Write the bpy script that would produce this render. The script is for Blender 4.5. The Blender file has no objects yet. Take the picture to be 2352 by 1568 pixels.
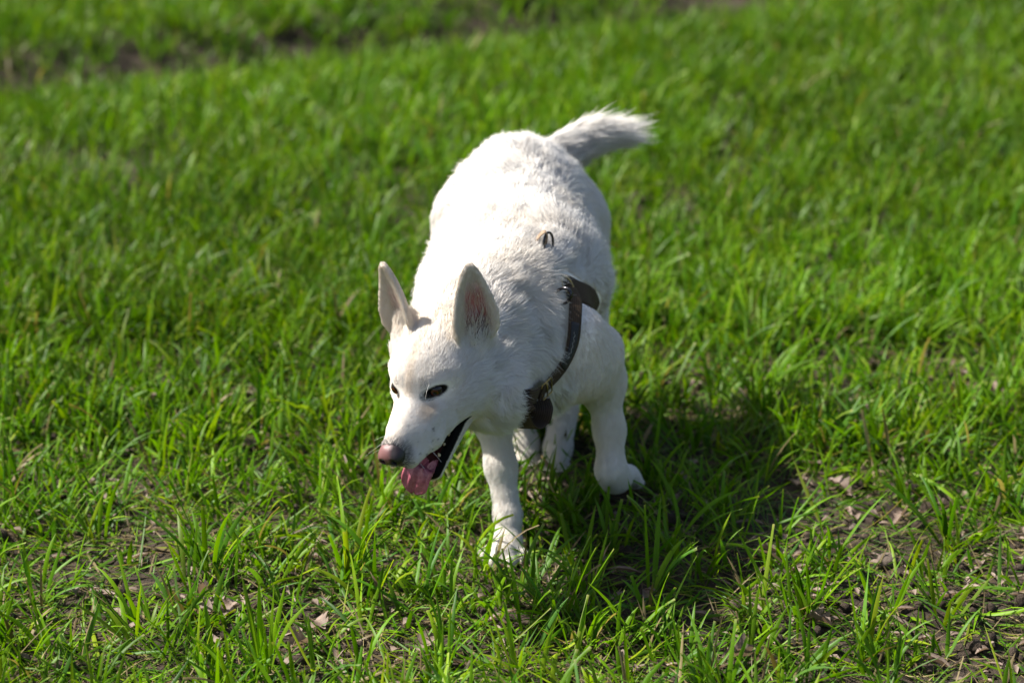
import bpy, math, random
import numpy as np

DEV = ''

# ------------------------------------------------------------------ camera
scene = bpy.context.scene
CAM_Z, CAM_PITCH, LENS = 1.75, math.radians(21.0), 85.0
cam_data = bpy.data.cameras.new('camera')
cam = bpy.data.objects.new('camera', cam_data)
scene.collection.objects.link(cam)
cam.location = (0.0, 0.0, CAM_Z)
cam.rotation_euler = (math.radians(90.0) - CAM_PITCH, 0.0, 0.0)
cam_data.lens = LENS
cam_data.sensor_width = 36.0
cam_data.clip_start = 0.05
cam_data.clip_end = 2000.0
cam_data.dof.use_dof = True
cam_data.dof.focus_distance = 3.68
cam_data.dof.aperture_fstop = 2.7
cam_data.dof.aperture_blades = 9
scene.camera = cam

# ------------------------------------------------------------------ sky and sun
SUN_ELEV, SUN_AZ = math.radians(50.0), math.radians(164.0)   # azimuth from +X, counter-clockwise
sun_dir = np.array([math.cos(SUN_ELEV) * math.cos(SUN_AZ), math.cos(SUN_ELEV) * math.sin(SUN_AZ), math.sin(SUN_ELEV)])
world = bpy.data.worlds.new('World')
scene.world = world
world.use_nodes = True
wn = world.node_tree
wn.nodes.clear()
sky = wn.nodes.new('ShaderNodeTexSky')
sky.sky_type = 'NISHITA'
sky.sun_disc = False
sky.dust_density = 2.5
sky.ozone_density = 0.6
sky.sun_elevation = SUN_ELEV
sky.sun_rotation = math.radians(90.0) - SUN_AZ
bg = wn.nodes.new('ShaderNodeBackground')
bg.inputs['Strength'].default_value = 0.070
wo = wn.nodes.new('ShaderNodeOutputWorld')
wn.links.new(sky.outputs[0], bg.inputs['Color'])
wn.links.new(bg.outputs[0], wo.inputs['Surface'])

sun_data = bpy.data.lights.new('sun', 'SUN')
sun_data.energy = 5.0
sun_data.angle = math.radians(1.0)
sun_data.color = (1.0, 0.955, 0.885)
sun = bpy.data.objects.new('sun', sun_data)
scene.collection.objects.link(sun)
from mathutils import Vector
sun.rotation_euler = Vector((-sun_dir).tolist()).to_track_quat('-Z', 'Y').to_euler()
sun.location = (sun_dir * 20).tolist()

scene.render.engine = 'CYCLES'
scene.view_settings.view_transform = 'Standard'
scene.view_settings.look = 'None'
scene.view_settings.gamma = 1.0
scene.view_settings.exposure = 1.25
scene.view_settings.use_curve_mapping = False
cy = scene.cycles
cy.max_bounces = 8
cy.diffuse_bounces = 4
cy.glossy_bounces = 3
cy.transmission_bounces = 5
cy.transparent_max_bounces = 4
cy.use_denoising = True
cy.denoiser = 'OPENIMAGEDENOISE'
cy.sample_clamp_indirect = 6.0

rng = np.random.default_rng(7)
random.seed(7)
COL = scene.collection

# ------------------------------------------------------------------ helpers
FPX = 2352 * LENS / 36.0
c_f = np.array([0, math.cos(CAM_PITCH), -math.sin(CAM_PITCH)])
c_u = np.array([0, math.sin(CAM_PITCH), math.cos(CAM_PITCH)])

def P(u, v, y):
    """A measured picture point (2352 px wide) at its own distance y -> world point."""
    d = c_f + np.array([(u - 1176) / FPX, 0, 0]) - (v - 784) / FPX * c_u
    return np.array([0, 0, CAM_Z]) + d * (y / d[1])

def unit(v):
    v = np.asarray(v, float)
    return v / np.maximum(np.linalg.norm(v, axis=-1, keepdims=True), 1e-9)

def V(*a):
    return np.array(a, float)

def new_mesh(name, verts, faces, mat=None, parent=None, smooth=True, attrs=None):
    """verts (n,3), faces: int array (m,k) or list of tuples -> one mesh object"""
    me = bpy.data.meshes.new(name)
    verts = np.asarray(verts, np.float32)
    if isinstance(faces, np.ndarray):
        m, k = faces.shape
        me.vertices.add(len(verts)); me.vertices.foreach_set('co', verts.ravel())
        me.loops.add(m * k); me.loops.foreach_set('vertex_index', faces.astype(np.int32).ravel())
        me.polygons.add(m)
        me.polygons.foreach_set('loop_start', np.arange(0, m * k, k, dtype=np.int32))
        me.update(calc_edges=True)
    else:
        me.from_pydata(verts.tolist(), [], [list(map(int, f)) for f in faces])
    if attrs:
        for an, arr in attrs.items():
            arr = np.asarray(arr, np.float32)
            if arr.ndim == 1:
                at = me.attributes.new(an, 'FLOAT', 'POINT'); at.data.foreach_set('value', arr)
            elif arr.shape[1] == 4:
                at = me.attributes.new(an, 'FLOAT_COLOR', 'POINT'); at.data.foreach_set('color', arr.ravel())
            else:
                at = me.attributes.new(an, 'FLOAT_VECTOR', 'POINT'); at.data.foreach_set('vector', arr.ravel())
    me.polygons.foreach_set('use_smooth', np.full(len(me.polygons), smooth))
    if mat: me.materials.append(mat)
    me.update()
    o = bpy.data.objects.new(name, me)
    COL.objects.link(o)
    if parent is not None: o.parent = parent
    return o

def tag(o, label=None, cat=None, group=None, kind=None):
    if label: o['label'] = label
    if cat: o['category'] = cat
    if group: o['group'] = group
    if kind: o['kind'] = kind
    return o

class MB:
    """collects several shapes into ONE mesh"""
    def __init__(s): s.v = []; s.f = []; s.n = 0
    def add(s, v, f):
        v = np.asarray(v, float); s.v.append(v)
        s.f += [tuple(int(i) + s.n for i in q) for q in f]; s.n += len(v)
    def tube(s, pts, r, seg=8, closed=False):
        pts = np.asarray(pts, float); n = len(pts); r = np.broadcast_to(np.asarray(r, float), (n,))
        if closed: tan = unit(np.roll(pts, -1, 0) - np.roll(pts, 1, 0))
        else: tan = unit(np.gradient(pts, axis=0))
        ref = V(0.3, 0.2, 1.0); rings = []
        a = unit(np.cross(tan[0], ref))
        for i in range(n):
            a = unit(a - tan[i] * np.dot(a, tan[i])); b = np.cross(tan[i], a)
            th = np.linspace(0, 2 * math.pi, seg, endpoint=False)[:, None]
            rings.append(pts[i] + r[i] * (np.cos(th) * a + np.sin(th) * b))
        v = np.concatenate(rings); f = []
        for i in range(n if closed else n - 1):
            j = (i + 1) % n
            for k in range(seg):
                f.append((i * seg + k, i * seg + (k + 1) % seg, j * seg + (k + 1) % seg, j * seg + k))
        if not closed:
            f.append(tuple(range(seg - 1, -1, -1))); f.append(tuple(range((n - 1) * seg, n * seg)))
        s.add(v, f)
    def build(s, name, mat, parent=None, smooth=True):
        return new_mesh(name, np.concatenate(s.v), s.f, mat, parent, smooth)

# value noise, any dimension 2 or 3, numpy
_lat = np.random.default_rng(99).random(65536).astype(np.float32)
def _hash(ix, iy, iz=0):
    h = (ix * 73856093) ^ (iy * 19349663) ^ (iz * 83492791)
    h = (h ^ (h >> 13)) * 1274126177
    return _lat[(h ^ (h >> 16)) & 65535]
def noise2(x, y, f=1.0, s=0):
    x = np.asarray(x, float) * f; y = np.asarray(y, float) * f
    ix = np.floor(x).astype(np.int64); iy = np.floor(y).astype(np.int64)
    fx = x - ix; fy = y - iy; fx = fx * fx * (3 - 2 * fx); fy = fy * fy * (3 - 2 * fy)
    a = _hash(ix, iy, s); b = _hash(ix + 1, iy, s); c = _hash(ix, iy + 1, s); d = _hash(ix + 1, iy + 1, s)
    return (a * (1 - fx) + b * fx) * (1 - fy) + (c * (1 - fx) + d * fx) * fy
def noise3(p, f=1.0, s=0):
    q = np.asarray(p, float) * f + s * 17.31
    i = np.floor(q).astype(np.int64); w = q - i; w = w * w * (3 - 2 * w)
    out = 0.0
    for dx in (0, 1):
        for dy in (0, 1):
            for dz in (0, 1):
                ww = (w[:, 0] if dx else 1 - w[:, 0]) * (w[:, 1] if dy else 1 - w[:, 1]) * (w[:, 2] if dz else 1 - w[:, 2])
                out = out + ww * _hash(i[:, 0] + dx, i[:, 1] + dy, i[:, 2] + dz)
    return out
def fbm2(x, y, f, n=3, s=0):
    o = 0.0; a = 0.5
    for k in range(n):
        o = o + a * noise2(x, y, f, s + k); f *= 2.03; a *= 0.5
    return o / (1 - 0.5 ** n)
def smooth01(a, b, x):
    t = np.clip((x - a) / (b - a), 0, 1); return t * t * (3 - 2 * t)

# ------------------------------------------------------------------ materials
class NT:
    def __init__(s, name):
        s.m = bpy.data.materials.new(name); s.m.use_nodes = True; s.t = s.m.node_tree; s.t.nodes.clear()
        s.out = s.n('ShaderNodeOutputMaterial')
    def n(s, typ, ins=None, **kw):
        x = s.t.nodes.new(typ)
        for k, v in kw.items(): setattr(x, k, v)
        for k, v in (ins or {}).items():
            if isinstance(v, bpy.types.NodeSocket): s.t.links.new(v, x.inputs[k])
            else: x.inputs[k].default_value = v
        return x
    def surf(s, sock): s.t.links.new(sock, s.out.inputs['Surface']); return s.m
    def attr(s, name): return s.n('ShaderNodeAttribute', attribute_name=name)
    def ramp(s, fac, stops, interp='LINEAR'):
        r = s.n('ShaderNodeValToRGB', {'Fac': fac}); r.color_ramp.interpolation = interp
        e = r.color_ramp.elements
        while len(e) < len(stops): e.new(0.5)
        for i, (p, c) in enumerate(stops):
            e[i].position = p; e[i].color = (*c, 1.0)
        return r.outputs['Color']
    def mix(s, fac, a, b, blend='MIX'):
        x = s.n('ShaderNodeMix', data_type='RGBA', blend_type=blend)
        for k, v in ((0, fac), (6, a), (7, b)):
            if isinstance(v, bpy.types.NodeSocket): s.t.links.new(v, x.inputs[k])
            else: x.inputs[k].default_value = (*v, 1.0) if isinstance(v, tuple) and len(v) == 3 else v
        return x.outputs[2]
    def math(s, op, a, b=0.0):
        x = s.n('ShaderNodeMath', operation=op)
        for k, v in ((0, a), (1, b)):
            if isinstance(v, bpy.types.NodeSocket): s.t.links.new(v, x.inputs[k])
            else: x.inputs[k].default_value = v
        return x.outputs[0]
    def noise(s, scale, detail=4.0, rough=0.55, vec=None):
        i = {'Scale': scale, 'Detail': detail, 'Roughness': rough}
        if vec is not None: i['Vector'] = vec
        return s.n('ShaderNodeTexNoise', i).outputs['Fac']
    def bump(s, h, strength=0.4, dist=0.01):
        return s.n('ShaderNodeBump', {'Height': h, 'Strength': strength, 'Distance': dist}).outputs['Normal']
    def pos(s): return s.n('ShaderNodeNewGeometry').outputs['Position']
    def obj(s): return s.n('ShaderNodeTexCoord').outputs['Object']
# ================================================================== DOG
# signed-distance modelling: tapered limbs and ellipsoids blended into one continuous body
HO = P(960.4, 891, 3.42)
HS = 1.054
def _head_axes(yaw, pit, roll):
    y, p, r = map(math.radians, (yaw, pit, roll))
    f = V(-math.sin(y) * math.cos(p), -math.cos(y) * math.cos(p), -math.sin(p))
    l = V(math.cos(y), -math.sin(y), 0); u = np.cross(f, l)
    return np.array([f, l * math.cos(r) + u * math.sin(r), u * math.cos(r) - l * math.sin(r)])
HB = _head_axes(26.6, 23.8, 8.6)          # rows: forward, dog's left, up
def H(F, L, U): return HO + HS * V(F, L, U) @ HB
h_f, h_l, h_u = HB

def sd_cone(p, a, b, r1, r2):
    ba = b - a; l2 = max(ba @ ba, 1e-9)
    x, y, z = p[0] - a[0], p[1] - a[1], p[2] - a[2]
    t = np.clip((x * ba[0] + y * ba[1] + z * ba[2]) / l2, 0, 1)
    x = x - ba[0] * t; y = y - ba[1] * t; z = z - ba[2] * t
    return np.sqrt(x * x + y * y + z * z) - (r1 + (r2 - r1) * t)
def sd_ell(p, c, r, M):
    x, y, z = p[0] - c[0], p[1] - c[1], p[2] - c[2]
    q = [(x * M[i][0] + y * M[i][1] + z * M[i][2]) for i in range(3)]
    k0 = np.sqrt((q[0] / r[0]) ** 2 + (q[1] / r[1]) ** 2 + (q[2] / r[2]) ** 2) + 1e-6
    k1 = np.sqrt((q[0] / r[0] ** 2) ** 2 + (q[1] / r[1] ** 2) ** 2 + (q[2] / r[2] ** 2) ** 2) + 1e-6
    return k0 * (k0 - 1) / k1
def sd_ear(p, c, M, h0, prof, curl, th):
    """leaf-shaped cupped plate: rows of M = across, along, opening direction"""
    x, y, z = p[0] - c[0], p[1] - c[1], p[2] - c[2]
    w = x * M[0][0] + y * M[0][1] + z * M[0][2]
    h = x * M[1][0] + y * M[1][1] + z * M[1][2]
    n = x * M[2][0] + y * M[2][1] + z * M[2][2]
    t = np.clip(h / h0, 0, 1)
    W = np.interp(t.ravel(), prof[0], prof[1]).reshape(t.shape)
    n0 = ear_n0(w, t)
    dw = np.maximum(np.abs(w) - W, 0); dh = np.maximum(np.maximum(h - h0, -h), 0)
    dn = np.abs(n - n0) / np.sqrt(1 + (22 * np.clip(w, -.04, .04)) ** 2)
    return np.sqrt(dw * dw + dh * dh + dn * dn) - th

I3 = np.eye(3)
PRIMS = []      # (kind, params, blend, fur length, groom direction)
def cone(a, b, r1, r2, k=0.03, fur=0.02, g=None):
    a = np.asarray(a, float); b = np.asarray(b, float)
    PRIMS.append(('c', (a, b, r1, r2), k, fur, unit(b - a) if g is None else unit(g)))
def ell(c, r, k=0.03, fur=0.02, g=(0, 1, -0.3), M=I3):
    PRIMS.append(('e', (np.asarray(c, float), np.asarray(r, float), M), k, fur, unit(g)))
def ear(c, M, h0, prof, curl, th, k, fur, g):
    PRIMS.append(('w', (np.asarray(c, float), M, h0, prof, curl, th), k, fur, unit(g)))
def prim_d(pr, p):
    k, a = pr[0], pr[1]
    return sd_cone(p, *a) if k == 'c' else sd_ell(p, *a) if k == 'e' else sd_ear(p, *a)
def prim_box(pr):
    k, a = pr[0], pr[1]
    if k == 'c': return np.minimum(a[0] - a[2], a[1] - a[3]), np.maximum(a[0] + a[2], a[1] + a[3])
    if k == 'e': R = np.linalg.norm(np.abs(a[2].T) * a[1], axis=1) if a[2] is not I3 else a[1]; return a[0] - R, a[0] + R
    return a[0] - 0.14, a[0] + 0.14

# ---- torso
BACK = V(0, 1, -0.25)
ell((0.014, 4.125, 0.440), (0.089, 0.112, 0.094), 0.05, 0.034, BACK)                      # pelvis
cone((0.014, 4.10, 0.448), (0.014, 3.92, 0.388), 0.083, 0.113, 0.06, 0.038, BACK)         # loin
ell((0.008, 3.915, 0.350), (0.146, 0.185, 0.126), 0.06, 0.042, V(0, 1, -0.5))               # ribs
ell((0.014, 3.74, 0.335), (0.100, 0.13, 0.114), 0.05, 0.034, V(0, .6, -1))                # chest
cone((-0.05, 3.84, 0.415), (-0.075, 3.74, 0.36), 0.055, 0.060, 0.04, 0.044, V(0, 1, -.4))  # withers
cone((0.058, 3.86, 0.410), (0.050, 3.78, 0.37), 0.055, 0.050, 0.04, 0.044, V(0, 1, -.4))
cone((0.01, 3.98, 0.30), (0.01, 4.10, 0.35), 0.095, 0.07, 0.05, 0.022, V(0, 1, -.4))      # belly tuck
ell((-0.105, 3.80, 0.345), (.052, .09, .095), .04, .024, V(0, .5, -1))                    # far shoulder
# ---- neck
NB = V(-0.004, 3.775, 0.388)
cone(H(-0.090, 0.004, -0.016), NB, 0.066, 0.094, 0.04, 0.052, V(.3, .9, -.35))
cone(H(-0.085, 0.016, -0.072), V(0.005, 3.67, 0.310), 0.050, 0.086, 0.05, 0.044, V(.45, .5, -.8))
ell(P(1140, 893, 3.515), (.050, .06, .056), .035, .032, V(.5, .5, -.7))                    # ruff under the cheek
# ---- head
GH = -h_f
ell(H(-0.058, 0, 0.004), (0.076, 0.064, 0.050), 0.02, 0.0095, GH + .1 * h_u, HB)           # skull
ell(H(-0.022, 0, 0.005), (0.042, 0.040, 0.027), 0.018, 0.006, GH + .1 * h_u, HB)           # forehead
for s in (1, -1):
    ell(H(-0.052, s * 0.042, -0.036), (0.056, 0.029, 0.040), 0.025, 0.024, GH + s * .35 * h_l - .35 * h_u, HB)   # cheek
    cone(H(0.000, s * 0.022, 0.011), H(-0.028, s * 0.044, 0.008), 0.0105, 0.013, 0.014, 0.008, GH)             # brow
    cone(H(-0.006, s * 0.030, -0.051), H(0.045, s * 0.0225, -0.0535), 0.0180, 0.0160, 0.014, 0.006, GH - .25 * h_u)   # flews
    cone(H(0.045, s * 0.0225, -0.0535), H(0.092, s * 0.0130, -0.0500), 0.0160, 0.0145, 0.014, 0.006, GH - .25 * h_u)
    cone(H(-0.035, s * 0.036, -0.046), H(0.012, s * 0.023, -0.048), 0.021, 0.017, 0.018, 0.010, GH - .2 * h_u)
cone(H(-0.012, 0, -0.016), H(0.097, 0, -0.026), 0.0305, 0.0190, 0.018, 0.006, GH)          # muzzle
for s in (1, -1): cone(H(-0.030, s * 0.029, -0.026), H(0.060, s * 0.0135, -0.033), 0.0235, 0.0180, 0.016, 0.007, GH - .1 * h_u)   # cheek to muzzle
for s in (1, -1):   # lower jaw
    cone(H(-0.050, s * 0.034, -0.070), H(0.052, s * 0.011, -0.119), 0.017, 0.0085, 0.012, 0.007, GH - .3 * h_u)
cone(H(-0.045, 0, -0.076), H(0.054, 0, -0.121), 0.018, 0.0090, 0.012, 0.007, GH - .2 * h_u)
# ---- ears
prof = (np.array([0, .15, .35, .55, .72, .86, .95, 1.0]), np.array([.026, .0335, .0340, .0285, .0215, .0145, .009, .004]))
EARS = {}
def ear_n0(w, t): return 15.0 * w * w * (1.0 - 0.55 * t) + 0.010 * t * t
for s, base, tip in ((1, H(-0.090, 0.058, 0.022), H(-0.118, 0.076, 0.139)), (-1, H(-0.090, -0.052, 0.020), H(-0.112, -0.053, 0.140))):
    al = unit(tip - base)
    op = (h_f * 0.60 + s * h_l * 0.80) if s > 0 else (h_f * 0.92 + s * h_l * 0.36)
    op = unit(op - al * (op @ al)); ac = np.cross(al, op)
    M = np.array([ac, al, op]); h0 = np.linalg.norm(tip - base); EARS[s] = (base, M, h0)
    ear(base, M, h0, prof, 0, 0.0038, 0.012, 0.006, al)
    if s < 0: cone(H(-.070, -.050, .004), base + al * .012, .026, .020, .014, .012, al)
    cone(base - al * 0.012 - op * .010, base + al * 0.030 - op * 0.004, 0.027, 0.012, 0.012, 0.012, al)
# ---- front legs
DN = V(0, 0.1, -1)
cone((-0.072, 3.74, 0.33), (-0.060, 3.70, 0.245), 0.062, 0.050, 0.04, 0.016, V(0, .3, -1))
cone((-0.060, 3.70, 0.245), P(1130, 950, 3.69), 0.045, 0.033, 0.03, 0.012, DN)
cone(P(1130, 950, 3.69), P(1150, 1070, 3.65), 0.0280, 0.0215, 0.02, 0.009, DN)
cone(P(1150, 1070, 3.65), P(1167, 1185, 3.61), 0.0215, 0.0195, 0.02, 0.010, DN)
cone(P(1166, 1185, 3.61), P(1168, 1235, 3.585), 0.0195, 0.0200, 0.015, 0.007, DN)
def paw(c, fwd, spread=1.0, sc=1.0, fl=0.006):
    fwd = unit(fwd); sd = unit(np.cross(fwd, V(0, 0, 1))); upv = np.cross(sd, fwd)
    M = np.array([fwd, sd, upv])
    ell(c, V(.030, .026, .019) * sc, 0.014, fl, fwd - .5 * upv, M)
    for o, ff, r in ((-.026, .016, .0115), (-.0095, .030, .0125), (.0095, .030, .0125), (.026, .016, .0115)):
        t = c + (fwd * ff + sd * o * spread - upv * 0.005) * sc
        cone(c + (sd * o * .6 - upv * .0 + fwd * .002) * sc, t, .0105 * sc, r * sc, 0.006, fl, fwd - .6 * upv)
PAWS = []
def mkpaw(c, f, sp=1.0, sc=1.0): PAWS.append((np.asarray(c), unit(f), sp, sc)); paw(np.asarray(c), f, sp, sc)
mkpaw(P(1160, 1255, 3.567), V(-.12, -1, -.25), 1.15)
# image-right front leg, lifting: forearm upright, wrist flexed, paw folded back
cone(P(1318, 770, 3.70), P(1362, 804, 3.735), 0.053, 0.043, 0.020, 0.014, V(.2, .3, -1))
cone(P(1362, 808, 3.735), P(1376, 870, 3.765), 0.042, 0.034, 0.025, 0.011, DN)
cone(P(1316, 848, 3.70), P(1378, 876, 3.755), 0.056, 0.033, 0.04, 0.012, DN)
cone(P(1380, 870, 3.765), P(1401, 985, 3.745), 0.0315, 0.0225, 0.02, 0.008, DN)
cone(P(1398, 985, 3.745), P(1405, 1075, 3.715), 0.0225, 0.0215, 0.02, 0.010, DN)
cone(P(1402, 1080, 3.715), P(1418, 1096, 3.735), 0.0240, 0.022, 0.015, 0.007, V(.4, .4, -1))
cone(P(1410, 1100, 3.725), P(1440, 1092, 3.785), 0.022, 0.0165, 0.015, 0.007, V(.6, 1, -.3))
fl_dir = unit(P(1490, 1094, 3.85) - P(1450, 1086, 3.79))
mkpaw(P(1446, 1092, 3.795), fl_dir + V(.15, .0, -.55), .9, .72)
# ---- hind legs
for (hp, kn, hk, mid, pw, fd) in (
        (V(.085, 4.10, .40), V(.105, 3.99, .255), V(.105, 4.085, .125), P(1281, 1030, 3.985), P(1276, 1076, 3.945), V(0, -1, -.2)),
        (V(-.055, 4.10, .40), V(-.075, 4.00, .26), V(-.005, 4.10, .125), P(1203, 1015, 4.00), P(1206, 1058, 3.975), V(.1, -1, -.2))):
    cone(hp, kn, .085, .055, .05, .020, V(0, .3, -1))
    cone(kn, hk, .050, .028, .03, .013, V(0, .5, -1))
    cone(hk, mid, .0285, .0225, .02, .008, DN)
    cone(mid, pw + V(0, .006, .012), .0225, .020, .015, .007, DN)
    mkpaw(pw, fd, 1.0, .95)
# ---- tail
TAIL = [P(1245, 372, 4.20), P(1290, 345, 4.235), P(1340, 318, 4.25), P(1385, 310, 4.25), P(1425, 314, 4.24)]
for i in range(4):
    cone(TAIL[i], TAIL[i + 1], (.028, .025, .020, .012)[i], (.025, .020, .012, .003)[i], .02, (.040, .055, .070, .075)[i], TAIL[i + 1] - TAIL[i])
for s in (1, -1): ell(V(0.012 + s * .055, 4.19, .40), (.055, .05, .085), .04, .028, V(0, .3, -1))

# ---- sampling grid (finer where the head is)
def axis(parts):
    out = []
    for a, b, st in parts: out.append(np.linspace(a, b, max(2, int(round((b - a) / st)) + 1))[:-1])
    out.append([parts[-1][1]]); return np.concatenate(out).astype(np.float32)
q = 1.6 if 'lo' in DEV else 1.0
GX = axis([(-.27, .03, .0022 * q), (.03, .27, .0042 * q), (.27, .36, .006)])
GY = axis([(3.27, 3.58, .0022 * q), (3.58, 3.70, .0034 * q), (3.70, 4.34, .0048 * q)])
GZ = axis([(-.02, .12, .0036 * q), (.12, .20, .0034 * q), (.20, .50, .0022 * q), (.50, .64, .0042 * q)])
D = np.full((len(GX), len(GY), len(GZ)), 0.25, np.float32)
def sub_slices(lo, hi):
    return tuple(slice(max(0, np.searchsorted(g, lo[i]) - 1), np.searchsorted(g, hi[i]) + 1) for i, g in enumerate((GX, GY, GZ)))
def sub_pts(sl): return (GX[sl[0]][:, None, None], GY[sl[1]][None, :, None], GZ[sl[2]][None, None, :])
for pr in PRIMS:
    lo, hi = prim_box(pr); k = pr[2]; sl = sub_slices(lo - k - .02, hi + k + .02)
    a = D[sl]; b = prim_d(pr, sub_pts(sl)).astype(np.float32)
    h = np.maximum(k - np.abs(a - b), 0) / k
    D[sl] = np.minimum(a, b) - h * h * k * 0.25

def sampleD(p):
    """trilinear distance at points"""
    p = np.asarray(p, float); out = 0.0; idx = []; w = []
    for i, g in enumerate((GX, GY, GZ)):
        j = np.clip(np.searchsorted(g, p[:, i]) - 1, 0, len(g) - 2)
        idx.append(j); w.append(np.clip((p[:, i] - g[j]) / (g[j + 1] - g[j]), 0, 1))
    for dx in (0, 1):
        for dy in (0, 1):
            for dz in (0, 1):
                out = out + (w[0] if dx else 1 - w[0]) * (w[1] if dy else 1 - w[1]) * (w[2] if dz else 1 - w[2]) * D[idx[0] + dx, idx[1] + dy, idx[2] + dz]
    return out
def gradD(p, e=0.003):
    return unit(np.stack([sampleD(p + e * I3[i]) - sampleD(p - e * I3[i]) for i in range(3)], 1))
def to_surface(p, off=0.0, it=8):
    p = np.array(p, float)
    for _ in range(it): p = p - (sampleD(p) - off)[:, None] * gradD(p) * 0.8
    return p

# ---- eye sockets: find where the sight axis leaves the head, carve an almond opening
EYES = []
for s in (1, -1):
    oc_ = H(.024, s * .041, -.002); pr = ('e', (oc_, V(.013, .011, .009), HB)); sl = sub_slices(oc_ - .05, oc_ + .05)
    a = D[sl]; b = -prim_d(pr, sub_pts(sl)).astype(np.float32); k = .014; h = np.maximum(k - np.abs(a - b), 0) / k; D[sl] = np.maximum(a, b) + h * h * k * .25
    ax = unit(h_f * 0.70 + s * h_l * 0.64 + h_u * 0.16)
    p0 = H(-0.012, s * 0.018, -0.0015)
    for _ in range(60):
        d = sampleD(p0[None])[0]
        if d > -0.0004: break
        p0 = p0 + ax * max(-d * .7, .0003)
    n = gradD(p0[None])[0]; ax = unit(h_f * .80 + s * h_l * .52 + h_u * .20)
    c = p0 - ax * (0.0085 if s > 0 else .0055)
    hor = unit(h_f * 0.22 - s * h_l * 0.93 - h_u * 0.04); hor = unit(hor - ax * (hor @ ax)); ver = np.cross(ax, hor)
    if ver[2] < 0: ver = -ver
    EYES.append((s, c, ax, hor, ver, p0))
    pr = ('e', (p0 + ax * .001, V(.0128, .0050, .018), np.array([hor, ver, ax])))
    sl = sub_slices(p0 - .03, p0 + .03); a = D[sl]; b = -prim_d(pr, sub_pts(sl)).astype(np.float32); k = .003
    h = np.maximum(k - np.abs(a - b), 0) / k; D[sl] = np.maximum(a, b) + h * h * k * .25
# ---- hollow of the mouth between the jaws
ma, mb = H(-0.018, 0, -0.075), H(0.082, 0, -0.094)
for off in (-.012, 0, .012):
    pr = ('c', (ma + h_l * off * 1.4, mb + h_l * off, .010, .015))
    sl = sub_slices(np.minimum(ma, mb) - .05, np.maximum(ma, mb) + .05)
    a = D[sl]; b = -prim_d(pr, sub_pts(sl)).astype(np.float32); k = .005
    h = np.maximum(k - np.abs(a - b), 0) / k; D[sl] = np.maximum(a, b) + h * h * k * .25

def surface_nets(D, gx, gy, gz):
    S = D < 0; nx, ny, nz = D.shape
    cnt = np.zeros((nx - 1, ny - 1, nz - 1), np.int8)
    for dx in (0, 1):
        for dy in (0, 1):
            for dz in (0, 1): cnt += S[dx:nx - 1 + dx, dy:ny - 1 + dy, dz:nz - 1 + dz]
    act = (cnt > 0) & (cnt < 8); I = np.argwhere(act); vid = np.full(act.shape, -1, np.int32); vid[act] = np.arange(len(I))
    X = np.stack([gx[:-1][I[:, 0]], gy[:-1][I[:, 1]], gz[:-1][I[:, 2]]], 1)
    Hs = np.stack([np.diff(gx)[I[:, 0]], np.diff(gy)[I[:, 1]], np.diff(gz)[I[:, 2]]], 1)
    cv = {(a, b, c): D[I[:, 0] + a, I[:, 1] + b, I[:, 2] + c] for a in (0, 1) for b in (0, 1) for c in (0, 1)}
    acc = np.zeros((len(I), 3)); n = np.zeros(len(I))
    cs = list(cv)
    for a in cs:
        for ax in range(3):
            if a[ax]: continue
            b = list(a); b[ax] = 1; b = tuple(b); va, vb = cv[a], cv[b]; m = (va < 0) != (vb < 0)
            t = np.where(m, va / np.where(m, va - vb, 1), 0); q = np.tile(np.array(a, float), (len(I), 1)); q[:, ax] = t
            acc[m] += q[m]; n[m] += 1
    v = X + Hs * acc / n[:, None]
    F = []
    for ax in range(3):
        sl0 = [slice(None)] * 3; sl1 = [slice(None)] * 3; sl0[ax] = slice(0, -1); sl1[ax] = slice(1, None)
        A, B = S[tuple(sl0)], S[tuple(sl1)]; e = np.argwhere(A != B); o1, o2 = [(1, 2), (2, 0), (0, 1)][ax]
        e = e[(e[:, o1] > 0) & (e[:, o2] > 0) & (e[:, o1] < D.shape[o1] - 1) & (e[:, o2] < D.shape[o2] - 1)]
        ins = A[e[:, 0], e[:, 1], e[:, 2]]; qd = []
        for a, b in ((0, 0), (-1, 0), (-1, -1), (0, -1)):
            c = e.copy(); c[:, o1] += a; c[:, o2] += b; qd.append(vid[c[:, 0], c[:, 1], c[:, 2]])
        qd = np.stack(qd, 1); qd[~ins] = qd[~ins][:, ::-1]; F.append(qd)
    return v, np.concatenate(F)

def relax(v, f, it=2, lam=0.5):
    for _ in range(it):
        s = np.zeros_like(v); n = np.zeros(len(v))
        for a, b in ((0, 1), (1, 2), (2, 3), (3, 0)):
            for x, y in ((a, b), (b, a)):
                np.add.at(s, f[:, x], v[f[:, y]]); np.add.at(n, f[:, x], 1)
        v = v + lam * (s / n[:, None] - v)
    return v
bv, bf = surface_nets(D, GX, GY, GZ)
bv = relax(bv, bf, 2)
bn = gradD(bv)
# keep the one connected body (drop stray islands)
par = np.arange(len(bv))
while True:
    m = par[bf].min(1); new = par.copy()
    for k in range(4): np.minimum.at(new, bf[:, k], m)
    new = new[new]
    if (new == par).all(): break
    par = new
lab, c = np.unique(par, return_counts=True); keep = par == lab[c.argmax()]
ren = np.cumsum(keep) - 1; bf = ren[bf[keep[bf].all(1)]]; bv = bv[keep]; bn = bn[keep]

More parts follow.
